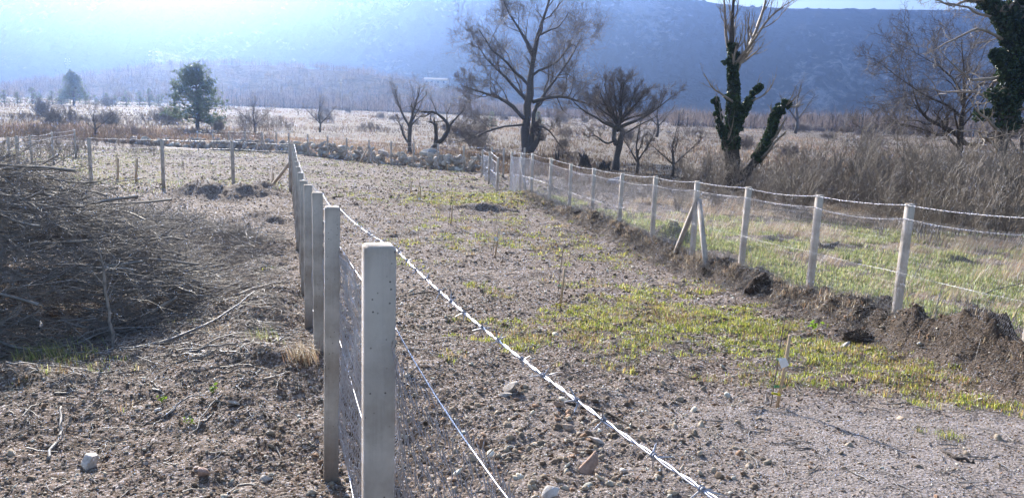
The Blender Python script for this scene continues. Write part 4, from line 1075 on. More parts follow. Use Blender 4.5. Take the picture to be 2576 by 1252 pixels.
def rocks(mb, C, S, g, sub=0, flat=.6, col=None, nvar=12, jag=.25):
    V0, F_ = (I0, F0) if sub == 0 else ((I1, F1) if sub == 1 else ((I2, F2) if sub == 2 else (I3, F3)))
    var = []
    for _ in range(nvar):
        v = V0.copy()
        for _k in range(7 if sub else 3):      # chop facets
            nrm = unit(g.normal(size=3)); dpl = .42 + .35 * g.random(); e = v @ nrm; v = v - np.maximum(e - dpl, 0)[:, None] * nrm
        v *= 1 + jag * .5 * g.normal(size=(len(v), 1)) * (1 if sub < 2 else .25)
        v *= np.array([1 + .3 * g.random(), .75 + .3 * g.random(), flat * (.7 + .6 * g.random())]); var.append(v)
    var = np.array(var)
    n = len(C); vi = g.integers(0, nvar, n); a = g.random(n) * 6.283; ca, sa = np.cos(a)[:, None], np.sin(a)[:, None]
    v = var[vi] * np.asarray(S).reshape(-1, 1, 1)
    tx = g.normal(size=(n, 1)) * .35; ty = g.normal(size=(n, 1)) * .35
    x, y, z = v[..., 0], v[..., 1], v[..., 2]
    z2 = z + x * tx + y * ty
    X = x * ca - y * sa; Yv = x * sa + y * ca
    V = np.stack([X, Yv, z2], -1) + np.asarray(C)[:, None, :]
    m_ = len(V0); Fc = (np.arange(n) * m_)[:, None, None] + F_[None]
    mb.add(V, Fc.reshape(-1, 3), np.repeat(col, m_, 0) if col is not None else None)
def stone_cols(n, g, pale=0.25):
    pal = np.array([(.28, .215, .17), (.37, .295, .24), (.18, .125, .095), (.28, .165, .11), (.53, .46, .40), (.70, .65, .60)])
    w = np.array([.28, .20, .24, .15, .09, .04]); w = w / w.sum()
    c = pal[g.choice(6, n, p=w)] * (.75 + .5 * g.random((n, 1))) * np.array([.97, 1.04, .98])
    return c
def gravel():
    g = np.random.default_rng(401); mb = MB()
    # fine: 1-3 cm near the viewer, thinning with distance
    n = 150000; y = 2.0 + 10.5 * g.random(n) ** 1.25; x = (g.random(n) * 2 - 1) * (y * .78 + .8)
    _, _, gr = zones(x, y); gg, _, _ = zones(x, y)
    den = .35 + .65 * fbm(x * 1.2, y * 1.2, 3, 43)
    k = g.random(n) < den * (1 - .55 * gg); x, y = x[k], y[k]; gr = gr[k]; n = len(x)
    s = (.0045 + .010 * g.random(n) ** 3) * (1 + y * .05) * (1 - .35 * np.maximum(gr, 0))
    rocks(mb, np.stack([x, y, height(x, y) + s * .15], 1), s, g, 0, .62, stone_cols(n, g))
    n = 42000; y = 9 + 24 * g.random(n); x = (g.random(n) * 2 - 1) * (y * .75 + .8)
    d, sgn, t = seg_d(x, y, LINE_R); k = (sgn < 1.2) & (g.random(n) < .25 + .9 * fbm(x * .8, y * .8, 3, 47)); x, y = x[k], y[k]; n = len(x)
    s = .016 + .026 * g.random(n) ** 2
    rocks(mb, np.stack([x, y, height(x, y)], 1), s, g, 0, .55, stone_cols(n, g) * .85)
    n = 48000; y = 26 + 42 * g.random(n); x = -48 + 52 * g.random(n); k = (y < FARY(x) + .5) & (g.random(n) < 1.3 * fbm(x * .5, y * .8, 3, 49) - .1); x, y = x[k], y[k]; n = len(x)
    s = .03 + .05 * g.random(n) ** 2
    rocks(mb, np.stack([x, y, height(x, y)], 1), s, g, 0, .55, stone_cols(n, g) * .6)
    # medium stones
    n = 3600; y = 3.2 + 9 * g.random(n) ** 1.3; x = (g.random(n) * 2 - 1) * (y * .75 + .8)
    w = .12 + .88 * np.exp(-((x - .2) / 1.6) ** 2 - ((y - 6.0) / 2.2) ** 2); w = np.maximum(w, .35 * (y < 5.2)); k = g.random(n) < w; x, y = x[k], y[k]; n = len(x)
    s = .013 + .030 * g.random(n) ** 3
    rocks(mb, np.stack([x, y, height(x, y) + s * .05], 1), s, g, 1, .65, stone_cols(n, g), 24)
    n = 850; x = .35 + g.normal(size=n) * .95; y = 5.4 + g.normal(size=n) * .95; s = .013 + .028 * g.random(n) ** 2.5
    rocks(mb, np.stack([x, y, height(x, y) + s * .15], 1), s, g, 1, .6, stone_cols(n, g) * 1.15, 24)
    # stones of the right bank
    n = 1500; t = g.random(n) * 11; off = g.normal(size=n) * .45 + .45
    P = np.array(LINE_R); k = np.minimum(t.astype(int), len(P) - 2); f = (t - k)[:, None]; q = P[k] * (1 - f) + P[k + 1] * f; dd = unit((P[k + 1] - P[k])[:, :2])
    x = q[:, 0] + dd[:, 1] * off; y = q[:, 1] - dd[:, 0] * off; s = .015 + .045 * g.random(n) ** 3
    rocks(mb, np.stack([x, y, height(x, y) + s * .2], 1), s, g, 1, .65, stone_cols(n, g) * 1.2)
    o = mb.build('gravel', M['pebble'], None, False, True)
    tag(o, 'grey and reddish pebbles strewn over the bare soil between the fences', 'gravel', kind='stuff')
gravel()

def single_rock(px, py, size, flat, label, cat='stone', col=(.5, .47, .44), seed=0, group=None, name='stone'):
    g = np.random.default_rng(seed); p = gp(px, py); s = size * p[1] / F / 2
    mb = MB(); rocks(mb, np.zeros((1, 3)), [s], g, 3, flat, np.array([col]), 1, .1)
    V = mb.v[0]; V *= (1 + .12 * (fbm(V[:, 0] / s * 1.7 + 5 + seed, V[:, 1] / s * 1.7 + V[:, 2] / s, 3, seed) - .5))[:, None]
    o = mb.build(name, M['stone'], None, True, True); o.location = p + np.array([0, 0, s * flat * .45])
    return tag(o, label, cat, group)
single_rock(222, 1178, 64, .85, 'largest pale stone, lying on reddish soil in the lower left corner', seed=2, col=(.62, .58, .54))
single_rock(590, 1040, 26, .7, 'small pale stone among roots left of the near fence', seed=3)
single_rock(395, 1042, 22, .7, 'small white stone beside a green seedling at lower left', seed=4, col=(.6, .6, .6))
single_rock(510, 1228, 40, .6, 'reddish stone at the bottom edge, left of the near fence posts', seed=5, col=(.42, .3, .25))
single_rock(670, 1225, 34, .6, 'grey stone at the bottom edge close to the near fence posts', seed=6)
single_rock(1385, 1250, 54, .7, 'large white stone at the bottom edge between the two near wires', seed=7, col=(.6, .58, .56))
single_rock(1475, 1190, 60, .7, 'reddish brown stone below the thick barbed wire', seed=8, col=(.38, .26, .2))
single_rock(1465, 1205 - 30, 30, .5, 'flat stone touching the top of the reddish brown stone', seed=18, col=(.4, .33, .28))
single_rock(1430, 1085, 34, .7, 'tan stone in a cluster under the barbed wire', seed=9, col=(.45, .36, .29))
single_rock(1500, 1122, 34, .8, 'pale grey stone right of the tan stone cluster', seed=10, col=(.5, .46, .43))
single_rock(1568, 1190, 30, .8, 'white angular stone right of the reddish brown stone', seed=11, col=(.6, .58, .56))
single_rock(1280, 985, 50, .5, 'flat pale stone lying beyond the top barbed wire', seed=12, col=(.48, .44, .4))
single_rock(1270, 995, 38, .4, 'small flat stone in front of the flat pale stone', seed=13, col=(.44, .4, .36))
single_rock(2378, 802, 22, .8, 'white stone on the pebbly bank behind the nearest right post', seed=14, col=(.7, .69, .68))
single_rock(2378 - 140, 902, 26, .6, 'flat grey stone at the foot of the nearest right post', seed=15)
single_rock(2120, 870, 30, .6, 'flat pale stone below the green seedling at the right bank', seed=16)
single_rock(2465, 1010, 22, .6, 'round stone in the yellow grass near the right edge', seed=17)
single_rock(1547, 462, 40, .6, 'pale bluish boulder in the shade behind the right fence', 'boulder', (.45, .5, .6), 19, None, 'boulder')
single_rock(1405, 1030, 26, .9, 'upright reddish stone beneath the twisted root', seed=20, col=(.42, .3, .22))
single_rock(2265, 1060, 24, .7, 'tan stone on the fine gravel right of the stake shadow', seed=21, col=(.5, .4, .3))

def stone_wall():
    g = np.random.default_rng(501); mb = MB()
    P = np.array([p - np.array([0, 0, HP]) for p in FAR[2:] + [at(420, 326, 71.5), at(340, 325, 72), at(250, 323, 72)]]) + np.array([0, 1.5, 0])
    C = []; S = []
    for lay in range(4):
        n = int(210 - lay * 35); t = g.random(n) * (len(P) - 1); k = np.minimum(t.astype(int), len(P) - 2); f = (t - k)[:, None]; q = P[k] * (1 - f) + P[k + 1] * f
        s = .16 + .2 * g.random(n) ** 1.5
        hmax = .6 + .5 * fbm(q[:, 0] * .3, q[:, 0] * 0, 3, 3)
        q = q + np.stack([g.normal(size=n) * .05, g.normal(size=n) * (.45 - .08 * lay), np.minimum(lay * .26 + .1, hmax) + g.normal(size=n) * .05], 1)
        C.append(q); S.append(s)
    C = np.concatenate(C); S = np.concatenate(S); rocks(mb, C, S, g, 1, .75, stone_cols(len(C), g) * .6 + .30, 20, .2)
    tag(mb.build('stone_wall', M['stone'], None, False, True), 'low rubble wall of loose grey stones along the farthest fence', 'stone wall')
stone_wall()
single_rock(1075, 392, 40, .8, 'largest block sitting on the rubble wall below the crooked tree', 'boulder', (.5, .48, .46), 22, None, 'boulder')
bpy.context.view_layer.update()

# ------------------------------------------------------------------ grass
def blades(mb, B, H, Wd, g, lean=.5, cols=None, wind=(0, 0)):
    n = len(B); a = g.random(n) * 6.283; d = np.stack([np.cos(a), np.sin(a), np.zeros(n)], 1)
    s = np.stack([-d[:, 1], d[:, 0], d[:, 2]], 1) * Wd[:, None]
    l = (lean * g.random(n) * H)[:, None]; up = np.array([0, 0, 1.0])
    w = np.array([wind[0], wind[1], 0])
    m1 = B + d * l * .35 + up * (H * .6)[:, None] + w * (H * .4)[:, None]; tp = B + d * l * 1.1 + up * (H * (.9 - .2 * lean))[:, None] + w * H[:, None]
    V = np.stack([B - s, B + s, m1 + s * .8, m1 - s * .8, tp], 1)
    i = (np.arange(n) * 5)[:, None]
    off = mb.n
    mb.add(V, i + np.array([[0, 1, 2, 3]]), np.repeat(cols, 5, 0)); mb.f.append(i + np.array([[3, 2, 4]]) + off)
def grass_cols(n, g, kind):
    if kind == 'fresh': pal = np.array([(.22, .29, .05), (.40, .43, .07), (.58, .54, .12), (.62, .44, .16), (.10, .16, .03)]); p = [.3, .3, .2, .08, .12]
    elif kind == 'meadow': pal = np.array([(.24, .31, .08), (.42, .46, .14), (.56, .54, .25), (.62, .49, .30), (.10, .15, .04)]); p = [.27, .27, .2, .12, .14]
    else: pal = np.array([(.42, .33, .22), (.52, .44, .32), (.34, .24, .17), (.46, .30, .20), (.60, .54, .44)]); p = [.3, .25, .15, .15, .15]
    return pal[g.choice(5, n, p=p)] * (.7 + .55 * g.random((n, 1)))
def clumps(n, region, g, keep):
    x, y = region(n); g0, d0, _ = zones(x, y); k = keep(x, y, g0, d0); return x[k], y[k]
def orchard_grass():
    g = np.random.default_rng(601); mb = MB()
    def add(nc, xr, per, h, w, spread, kind='fresh', thr=1.0, lean=.9):
        x, y = xr(nc); g0, d0, _ = zones(x, y); sd, sg, t = seg_d(x, y, LINE_R)
        k = (g.random(len(x)) < g0 * thr) & (sg < .3) ; x, y = x[k], y[k]; n = len(x)
        if n == 0: return
        xx = np.repeat(x, per) + g.normal(size=n * per) * spread; yy = np.repeat(y, per) + g.normal(size=n * per) * spread
        vig = fbm(x * 2.1, y * 2.1, 3, 67); hh = h * (.35 + .9 * g.random(n * per)) * np.repeat(.5 + 1.1 * vig + .4 * g.random(n) ** 3, per); zz = np.repeat(height(x, y), per) - .005
        cc = grass_cols(n * per, g, kind); dead = np.repeat(fbm(x * 1.3 + 7, y * 1.3, 3, 69) + .5 * (g.random(n) - .5) > .55, per) & (g.random(n * per) < .65)
        cc = np.where(dead[:, None], grass_cols(n * per, g, 'dry') * np.array([.85, .75, .6]), cc)
        blades(mb, np.stack([xx, yy, zz], 1), hh, w * (.5 + g.random(n * per)), g, lean, cc)
    add(16000, lambda n: (g.random(n) * 7.2 - .8, 6 + 7.5 * g.random(n)), 8, .062, .0027, .028)
    add(1500, lambda n: (-5 + 3 * g.random(n), 5 + 4 * g.random(n)), 10, .10, .0025, .03, 'meadow')
    add(14000, lambda n: (-7 + 12 * g.random(n), 12 + 20 * g.random(n)), 7, .07, .0055, .05)
    add(7000, lambda n: (-26 + 18 * g.random(n), 18 + 14 * g.random(n)), 7, .10, .006, .05, 'meadow')
    n = 13000; y = 26 + 42 * g.random(n); x = -48 + 50 * g.random(n); k = (y < FARY(x)) & (g.random(n) < 1.6 * fbm(x * .25, y * .5, 3, 53) - .45); x, y = x[k], y[k]; n = len(x)
    per = 6; blades(mb, np.stack([np.repeat(x, per) + g.normal(size=n * per) * .1, np.repeat(y, per) + g.normal(size=n * per) * .1, np.repeat(height(x, y), per)], 1), .07 + .08 * g.random(n * per), np.full(n * per, .008), g, .9, grass_cols(n * per, g, 'meadow') * .8)
    o = mb.build('orchard_grass', M['blade'], None, False, True)
    tag(o, 'short yellow-green grass tufts growing in patches on the bare plot', 'grass', kind='stuff')
orchard_grass()
def meadow():
    g = np.random.default_rng(611); mb = MB()
    def field(n, per, h, w, kind, smin, smax, ymax, lean, wind, keepf, spread=.05):
        t = 10 * g.random(n) ** .8; P = np.array(LINE_R); k = np.minimum(t.astype(int), len(P) - 2); f = (t - k)[:, None]; q = P[k] * (1 - f) + P[k + 1] * f; dd = unit((P[k + 1] - P[k])[:, :2])
        off = smin + (smax - smin) * g.random(n); x = q[:, 0] + dd[:, 1] * off; y = q[:, 1] - dd[:, 0] * off
        kk = (y < ymax) & (g.random(n) < keepf(x, y, off)); x, y = x[kk], y[kk]; n = len(x)
        xx = np.repeat(x, per) + g.normal(size=n * per) * spread; yy = np.repeat(y, per) + g.normal(size=n * per) * spread
        hh = h * (.5 + .9 * g.random(n * per)); zz = np.repeat(height(x, y), per) - .01
        blades(mb, np.stack([xx, yy, zz], 1), hh, np.full(n * per, w), g, lean, grass_cols(n * per, g, kind), wind)
    zg = lambda x, y, o: zones(x, y)[0]
    field(2600, 9, .13, .0030, 'dry', -.35, .5, 30, 1.2, (0, 0), lambda x, y, o: .8 * (fbm(x * 1.5, y * 1.5, 3, 85) > .5), .04)
    field(38000, 7, .14, .006, 'meadow', .6, 14, 30, .8, (.1, -.1), zg)
    field(8000, 9, .24, .0048, 'dry', 2.4, 15, 34, .6, (.45, -.15), lambda x, y, o: np.clip((fbm(x * .55, y * .55, 3, 83) - .42) * 5, 0, 1) * np.clip((o - 1.5) / 3, .1, 1), .07)
    field(1900, 9, .45, .004, 'dry', 5.0, 16, 36, .4, (.5, -.1), lambda x, y, o: np.clip((fbm(x * .4, y * .4, 3, 87) - .40) * 4, 0, 1), .1)
    o = mb.build('meadow_grass', M['blade'], None, False, True)
    tag(o, 'green and golden dry grass leaning over behind the right fence', 'grass', kind='stuff')
meadow()
def dry_field():
    g = np.random.default_rng(621); mb = MB()
    n = 34000; y = 42 * (10.0 ** g.random(n)); x = (g.random(n) * 2 - 1) * .78 * y
    k = (y > FARY(x) + 2.2) & (g.random(n) < .35 + .9 * fbm(x * .06, y * .025, 3, 71)); x, y = x[k], y[k]; n = len(x)
    xb = -62 + 66 * g.random(9000); yb = FARY(xb) + 2.3 + 26 * g.random(9000) ** 1.3; x = np.concatenate([x, xb]); y = np.concatenate([y, yb]); n = len(x)
    per = 5; xx = np.repeat(x, per) + g.normal(size=n * per) * .0022 * np.repeat(y, per); yy = np.repeat(y, per) + g.normal(size=n * per) * .5
    zz = np.repeat(height(x, y), per)
    tall = fbm(xx * .08 + 9, yy * .04, 3, 75)
    hh = (.25 + 1.1 * np.clip(tall - .3, 0, 1)) * (.4 + .8 * g.random(n * per))
    c = grass_cols(n * per, g, 'dry') * np.array([.62, .58, .60]); dark = fbm(xx * .05, yy * .02, 3, 79) + .25 * (g.random(len(xx)) - .5) > .50; c = np.where(dark[:, None], c * .42, c)
    blades(mb, np.stack([xx, yy, zz], 1), hh, .004 + .00022 * yy, g, .45, c)
    o = mb.build('field_grass', M['blade'], None, False, True)
    tag(o, 'pale dry weeds covering the wide flat field beyond the fences', 'dry grass', kind='stuff')
dry_field()

# ------------------------------------------------------------------ bare shrubs beyond the right fence
def shrub_proto(seed, h, n, label, lean=.35):
    g = np.random.default_rng(seed); K = 7; t = np.linspace(0, 1, K); a = g.random(n) * 6.283; sp = g.random(n) ** .7 * lean
    P = np.zeros((n, K, 3)); hh = h * (.5 + .5 * g.random(n))
    r0 = g.random(n) * .3
    P[:, :, 0] = (np.cos(a) * r0)[:, None] + (np.cos(a) * sp * hh)[:, None] * t ** 1.2; P[:, :, 1] = (np.sin(a) * r0)[:, None] + (np.sin(a) * sp * hh)[:, None] * t ** 1.2
    P[:, :, 2] = hh[:, None] * t - .05; P[:, 1:] += g.normal(size=(n, K - 1, 3)) * .05
    R = np.linspace(.020, .008, K)[None, :] * (.6 + .7 * g.random((n, 1)))
    mb = MB(); tube(mb, P, R, 4)
    P, R = grow(P, R, 8, .38, 42, 5, up=.2, wob=.2, t0=.12, rmin=.0085, seed=seed + 1); tube(mb, P, R, 3)
    P, R = grow(P, R, 4, .5, 45, 4, up=.1, wob=.25, t0=.15, rmin=.007, seed=seed + 2); tube(mb, P, R, 3)
    o = mb.build('bare_shrub', M['thicket'], None, True)
    return tag(o, label, 'shrub', 'bare shrubs beyond the right fence')
protos = [shrub_proto(701, 3.2, 7, 'slender leafless shrub of few stems in the thicket beyond the right fence'), shrub_proto(702, 2.4, 10, 'spreading leafless shrub of many stems in the thicket beyond the right fence', .5),
          shrub_proto(703, 4.0, 5, 'tall straight leafless sapling in the thicket beyond the right fence', .25), shrub_proto(704, 1.8, 12, 'low bushy leafless shrub in the thicket beyond the right fence', .6)]
g = np.random.default_rng(711); cnt = 0; used = set()
spots = []
while len(spots) < 190:
    px = 1560 + 1080 * g.random() ** .55; dep = 27 + 26 * g.random() - (px > 2200) * 7 * g.random()
    x = (px - 1288) / F * dep; 
    if 1800 < px < 1890 and dep < 42: continue
    if px > 2200 and dep < 19: continue
    if len(spots) > 20 and px < 1700 and g.random() < .5: continue
    spots.append((x, dep))
for i, (x, y) in enumerate(spots):
    k = g.choice(4, p=[.3, .3, .15, .25]); loc = np.array([x, y, float(gz(x, y)[0])]); s = (.55 + .45 * g.random()) * (1.45 if x > 15 else (1.05 if x > 9 else .75))
    if k not in used: used.add(k); o = protos[k]; o.location = loc; o.scale = (s, s, s)
    else: copy_tree(protos[k], loc, g.random() * 6.28, s)

def undergrowth():
    g = np.random.default_rng(721); mb = MB(); n = 12000
    px = 1380 + 1300 * g.random(n); y = 25 + 24 * g.random(n); x = (px - 1288) / F * y * 1.02
    k = fbm(x * .3, y * .3, 3, 3) > .34; k &= (x > 9) | (y > 29); k &= g.random(n) < np.clip((px - 1300) / 900, .3, 1); x, y = x[k], y[k]; n = len(x); z = height(x, y)
    K = 5; a = g.random(n) * 6.283; L = .35 + .8 * g.random(n); el = .3 + .9 * g.random(n)
    P = np.zeros((n, K, 3)); t = np.linspace(0, 1, K)
    P[:, :, 0] = x[:, None] + (np.cos(a) * np.cos(el) * L)[:, None] * t; P[:, :, 1] = y[:, None] + (np.sin(a) * np.cos(el) * L)[:, None] * t
    P[:, :, 2] = (z - .03)[:, None] + (np.sin(el) * L)[:, None] * t * (1.25 - .5 * t)
    P[:, 1:] += g.normal(size=(n, K - 1, 3)) * .04
    R = np.full((n, K), .006) * np.linspace(1.2, .6, K)[None, :]; tube(mb, P, R, 3)
    P, R = grow(P, R, 3, .5, 45, 4, up=.1, wob=.3, t0=.2, rmin=.0045, seed=722); tube(mb, P, R, 3)
    o = mb.build('undergrowth', M['thicket'], None, False)
    tag(o, 'tangle of dry brambles and thin stems under the trees at right', 'undergrowth', kind='stuff')
undergrowth()

# ------------------------------------------------------------------ brush pile, litter of sticks
HC = gp(60, 700)
PC = np.array([-7.9, 9.6]); PR = np.array([3.7, 3.4])
def pile_h(x, y):
    q = ((x - PC[0]) / PR[0]) ** 2 + ((y - PC[1]) / PR[1]) ** 2
    q2 = ((x + 7.6) / 2.6) ** 2 + ((y - 14.2) / 3.2) ** 2
    return np.maximum(2.1 * np.clip(1 - q, 0, 1) ** .8, .75 * np.clip(1 - q2, 0, 1) ** .7)
def brush_pile():
    g = np.random.default_rng(801); mb = MB(); n = 3900
    a = g.random(n) * 6.283; r = np.sqrt(g.random(n)) * 1.02
    l2 = np.arange(n) > n * .80
    x = np.where(l2, -7.6 + np.cos(a) * r * 2.7, PC[0] + np.cos(a) * r * PR[0]); y = np.where(l2, 14.2 + np.sin(a) * r * 3.3, PC[1] + np.sin(a) * r * PR[1]); hp = pile_h(x, y)
    z = height(x, y) + hp * (1 - .55 * g.random(n) ** 2) + .04
    L = .5 + 1.3 * g.random(n) ** 1.5; az = g.normal(size=n) * .8 + np.where(g.random(n) < .5, 0, math.pi) + .15; el = g.normal(size=n) * .22
    K = 8; t = np.linspace(-.5, .5, K); d = np.stack([np.cos(az) * np.cos(el), np.sin(az) * np.cos(el), np.sin(el)], 1)
    P = np.stack([x, y, z], 1)[:, None, :] + d[:, None, :] * (L[:, None] * t[None, :])[..., None]
    bend = unit(g.normal(size=(n, 3))) * (.12 * L)[:, None]; P += bend[:, None, :] * (4 * t ** 2)[None, :, None]
    P[:, 1:] += np.cumsum(g.normal(size=(n, K - 1, 3)) * .012, 1)
    lim = height(P[..., 0], P[..., 1]) + .02; P[..., 2] = np.maximum(P[..., 2], lim)
    R = (.003 + .014 * g.random(n) ** 5)[:, None] * np.linspace(1.3, .5, K)[None, :]
    tube(mb, P, R, 4)
    P2, R2 = grow(P, R, 7, .40, 38, 5, up=.02, wob=.2, t0=.2, rmin=.0032, seed=802); tube(mb, P2, R2, 3)
    P3, R3 = grow(P2, R2, 2, .5, 38, 4, up=.0, wob=.2, t0=.2, rmin=.0026, seed=803); tube(mb, P3, R3, 3)
    o = mb.build('brush_pile', M['deadwood'], None, True, loc=(PC[0], PC[1], float(gz(*PC)[0])))
    tag(o, 'big heap of cut branches and twigs left of the near fence', 'brush pile')
brush_pile()
def ground_sticks():
    g = np.random.default_rng(811); mb = MB()
    def add(n, fx, rmax, Lm, keep=None):
        x, y = fx(n)
        if keep is not None: k = keep(x, y); x, y = x[k], y[k]
        n = len(x); L = Lm * (.3 + g.random(n)); az = g.random(n) * 6.283; K = 6; t = np.linspace(-.5, .5, K)
        P = np.zeros((n, K, 3)); P[:, :, 0] = x[:, None] + (np.cos(az) * L)[:, None] * t; P[:, :, 1] = y[:, None] + (np.sin(az) * L)[:, None] * t
        P[..., :2] += np.cumsum(g.normal(size=(n, K, 2)), 1) * (L * .05)[:, None, None]
        P[:, :, 2] = height(P[..., 0], P[..., 1]) + .006 + (g.random(n) * .05 * L)[:, None] * (1 + g.normal(size=(n, K)) * .3)
        R = (.0016 + rmax * g.random(n) ** 4)[:, None] * np.linspace(1.2, .5, K)[None, :]; tube(mb, P, R, 3)
        return P, R
    P, R = add(8500, lambda n: (-6.5 + 5.6 * g.random(n), 5.5 + 13 * g.random(n) ** 1.1), .009, .42, lambda x, y: (x < -.30 * y) & (g.random(len(x)) < np.clip((y - 5.5) / 4, .12, 1)) & (g.random(len(x)) < .25 + np.exp(-((x + 3.6) / 1.6) ** 2)))
    P2, R2 = grow(P, R, 2, .5, 40, 4, up=.02, wob=.2, t0=.2, rmin=.0018, seed=812); tube(mb, P2, R2, 3)
    add(2600, lambda n: ((g.random(n) * 2 - 1) * 4.5, 3.5 + 6 * g.random(n)), .006, .22)
    add(2600, lambda n: (-7 + 12 * g.random(n), 9 + 18 * g.random(n)), .006, .35)
    # fine roots hanging out of the right bank
    n = 17000; t = g.random(n) * 10; P_ = np.array(LINE_R); k = np.minimum(t.astype(int), len(P_) - 2); f = (t - k)[:, None]; q = P_[k] * (1 - f) + P_[k + 1] * f; dd = unit((P_[k + 1] - P_[k])[:, :2]); off = g.normal(size=n) * .30 - .12
    x = q[:, 0] + dd[:, 1] * off; y = q[:, 1] - dd[:, 0] * off; z = height(x, y); K = 5; tt = np.linspace(0, 1, K)
    d = unit(g.normal(size=(n, 3)) * np.array([1, 1, .8])); L = .05 + .20 * g.random(n) ** 2
    P = np.stack([x, y, z + .02], 1)[:, None, :] + d[:, None, :] * (L[:, None] * tt)[..., None]; P[:, 1:] += np.cumsum(g.normal(size=(n, K - 1, 3)), 1) * .012
    tube(mb, P, np.full((n, K), .0026), 3)
    o = mb.build('loose_sticks', M['deadwood'], None, False)
    tag(o, 'loose twigs and roots scattered over the soil and the right bank', 'twigs', kind='stuff')
ground_sticks()

def stick(pts, label, name='branch', matn='deadwood', twigs=4, seed=0, cat='branch'):
    """pts: list of (px, py, lift, r) on the ground"""
    W_ = []
    for px, py, lift, r in pts:
        if lift >= 0: p = gp(px, py) + np.array([0, 0, lift + r])
        W_.append((*p, r))
    b0 = np.array(W_[0][:3]); Wl = [(w[0] - b0[0], w[1] - b0[1], w[2] - b0[2], w[3]) for w in W_]
    P, R = path(Wl, 12); P, R = gnarl(P, R, .6, seed + 3); mb = MB(); tube(mb, P, R, 6, True)
    if twigs: Q, S = grow(P[None], R[None], twigs, .3, 45, 5, up=.08, wob=.25, t0=.2, rmin=.003, seed=seed); tube(mb, Q, S, 4)
    o = mb.build(name, M[matn], None, True); o.location = b0
    return tag(o, label, cat)
# standing forked stick in front of the pile
b0 = gp(290, 870); P, R = path([(0, 0, -.05, .022), (-.05, 0, .35, .017), (-.08, .02, .75, .013), (-.14, .04, 1.1, .007)], 12); P, R = gnarl(P, R, .5, 5)
mb = MB(); tube(mb, P, R, 7, True); Q, S = grow(P[None], R[None], 7, .35, 45, 6, up=.15, wob=.2, t0=.4, rmin=.003, seed=6); tube(mb, Q, S, 4); Q, S = grow(Q, S, 3, .5, 40, 4, rmin=.002, seed=7); tube(mb, Q, S, 3)
o = mb.build('branch', M['deadwood'], None, True); o.location = b0; tag(o, 'pale forked branch standing upright against the brush pile', 'branch')
stick([(300, 882, 0, .018), (430, 862, .01, .016), (560, 825, .03, .014), (640, 790, .04, .008)], 'longest curved branch lying on the soil in front of the brush pile', seed=21)
stick([(120, 1160, 0, .012), (150, 1090, .01, .012), (155, 1040, .02, .008)], 'short crooked root lying left of the largest pale stone', 'root', seed=22, cat='root')
stick([(420, 1060, 0, .008), (470, 1030, .04, .007), (520, 1015, .02, .004)], 'thin bent root sticking up at lower left centre', 'root', seed=23, cat='root')
stick([(1370, 1010, 0, .012), (1460, 1025, .02, .014), (1540, 1050, .02, .012), (1600, 1090, .01, .010)], 'dark twisted root lying beneath the top barbed wire', 'root', 'dark_bark', seed=24, cat='root')
stick([(1990, 960, 0, .010), (2020, 1000, .0, .010), (2060, 1030, 0, .006)], 'short dark twig lying right of the near stake', 'branch', 'dark_bark', 1, 25)
stick([(2370, 1142, 0, .012), (2410, 1160, 0, .014), (2450, 1170, 0, .010)], 'short thick dark stick lying on the fine gravel at right', 'branch', 'dark_bark', 0, 26)
stick([(2270, 735, 0, .010), (2310, 690, .12, .008), (2345, 640, .35, .005)], 'thin branch leaning up behind the nearest right post', 'branch', 'dark_bark', 2, 27)
stick([(2430, 770, 0, .012), (2500, 745, .10, .010), (2580, 733, .15, .007)], 'long curved stick arching out of the grass at the right edge', 'branch', 'dark_bark', 1, 28)
stick([(2350, 805, 0, .010), (2358, 770, .10, .010), (2368, 740, .22, .006)], 'upright dark twig standing behind the nearest right post', 'branch', 'dark_bark', 1, 29)
stick([(590, 760, 0, .012), (680, 740, .02, .012), (735, 715, .03, .008)], 'pale stick lying beside the fourth near fence post', 'branch', 'twig', 2, 30)
stick([(520, 600, 0, .012), (535, 575, .06, .010), (545, 555, .16, .006)], 'pale broken twig standing on the flat edge of the brush', 'branch', 'twig', 1, 31)
stick([(440, 900, .0, .010), (520, 890, .03, .012), (600, 900, .02, .007)], 'short knotted root in the middle of the left plot', 'root', 'deadwood', 3, 32, 'root')
stick([(1040, 745, .0, .010), (1090, 740, .03, .010), (1130, 755, .0, .005)], 'dark stick arched over the soil just beyond the near top wire', 'branch', 'dark_bark', 1, 33)

# ------------------------------------------------------------------ stumps
def stump(px, py, w, h, label, seed, spikes=5, matn='dark_bark'):
    g = np.random.default_rng(seed); b = gp(px, py); k_ = b[1] / F; w *= k_; h *= k_; mb = MB()
    for i in range(spikes):
        a = g.random() * 6.283; x0 = (g.random() - .5) * w * .4; dx = (g.random() - .5) * w * .9; hh = h * (.45 + .55 * g.random())
        P, R = path([(x0, 0, -.1, w * .2), (x0 + dx * .2, 0, hh * .35, w * .17), (x0 + dx * .55, 0, hh * .7, w * .10), (x0 + dx, 0, hh, w * .03)], 9)
        P, R = gnarl(P, R, .25, seed + i); tube(mb, P, R, 7, True)
    o = mb.build('tree_stump', M[matn], None, True); o.location = b
    return tag(o, label, 'tree stump')
stump(1470, 425, 44, 42, 'jagged dark stump behind the right fence, left of the hollow-trunked tree', 901, 7)
stump(1520, 428, 36, 30, 'low split stump just left of the hollow-trunked tree trunk', 902, 5)
stump(1402, 410, 16, 40, 'narrow pointed stump right of the tallest tree', 903, 3)
b = gp(2072, 628); k_ = b[1] / F; mb = MB()
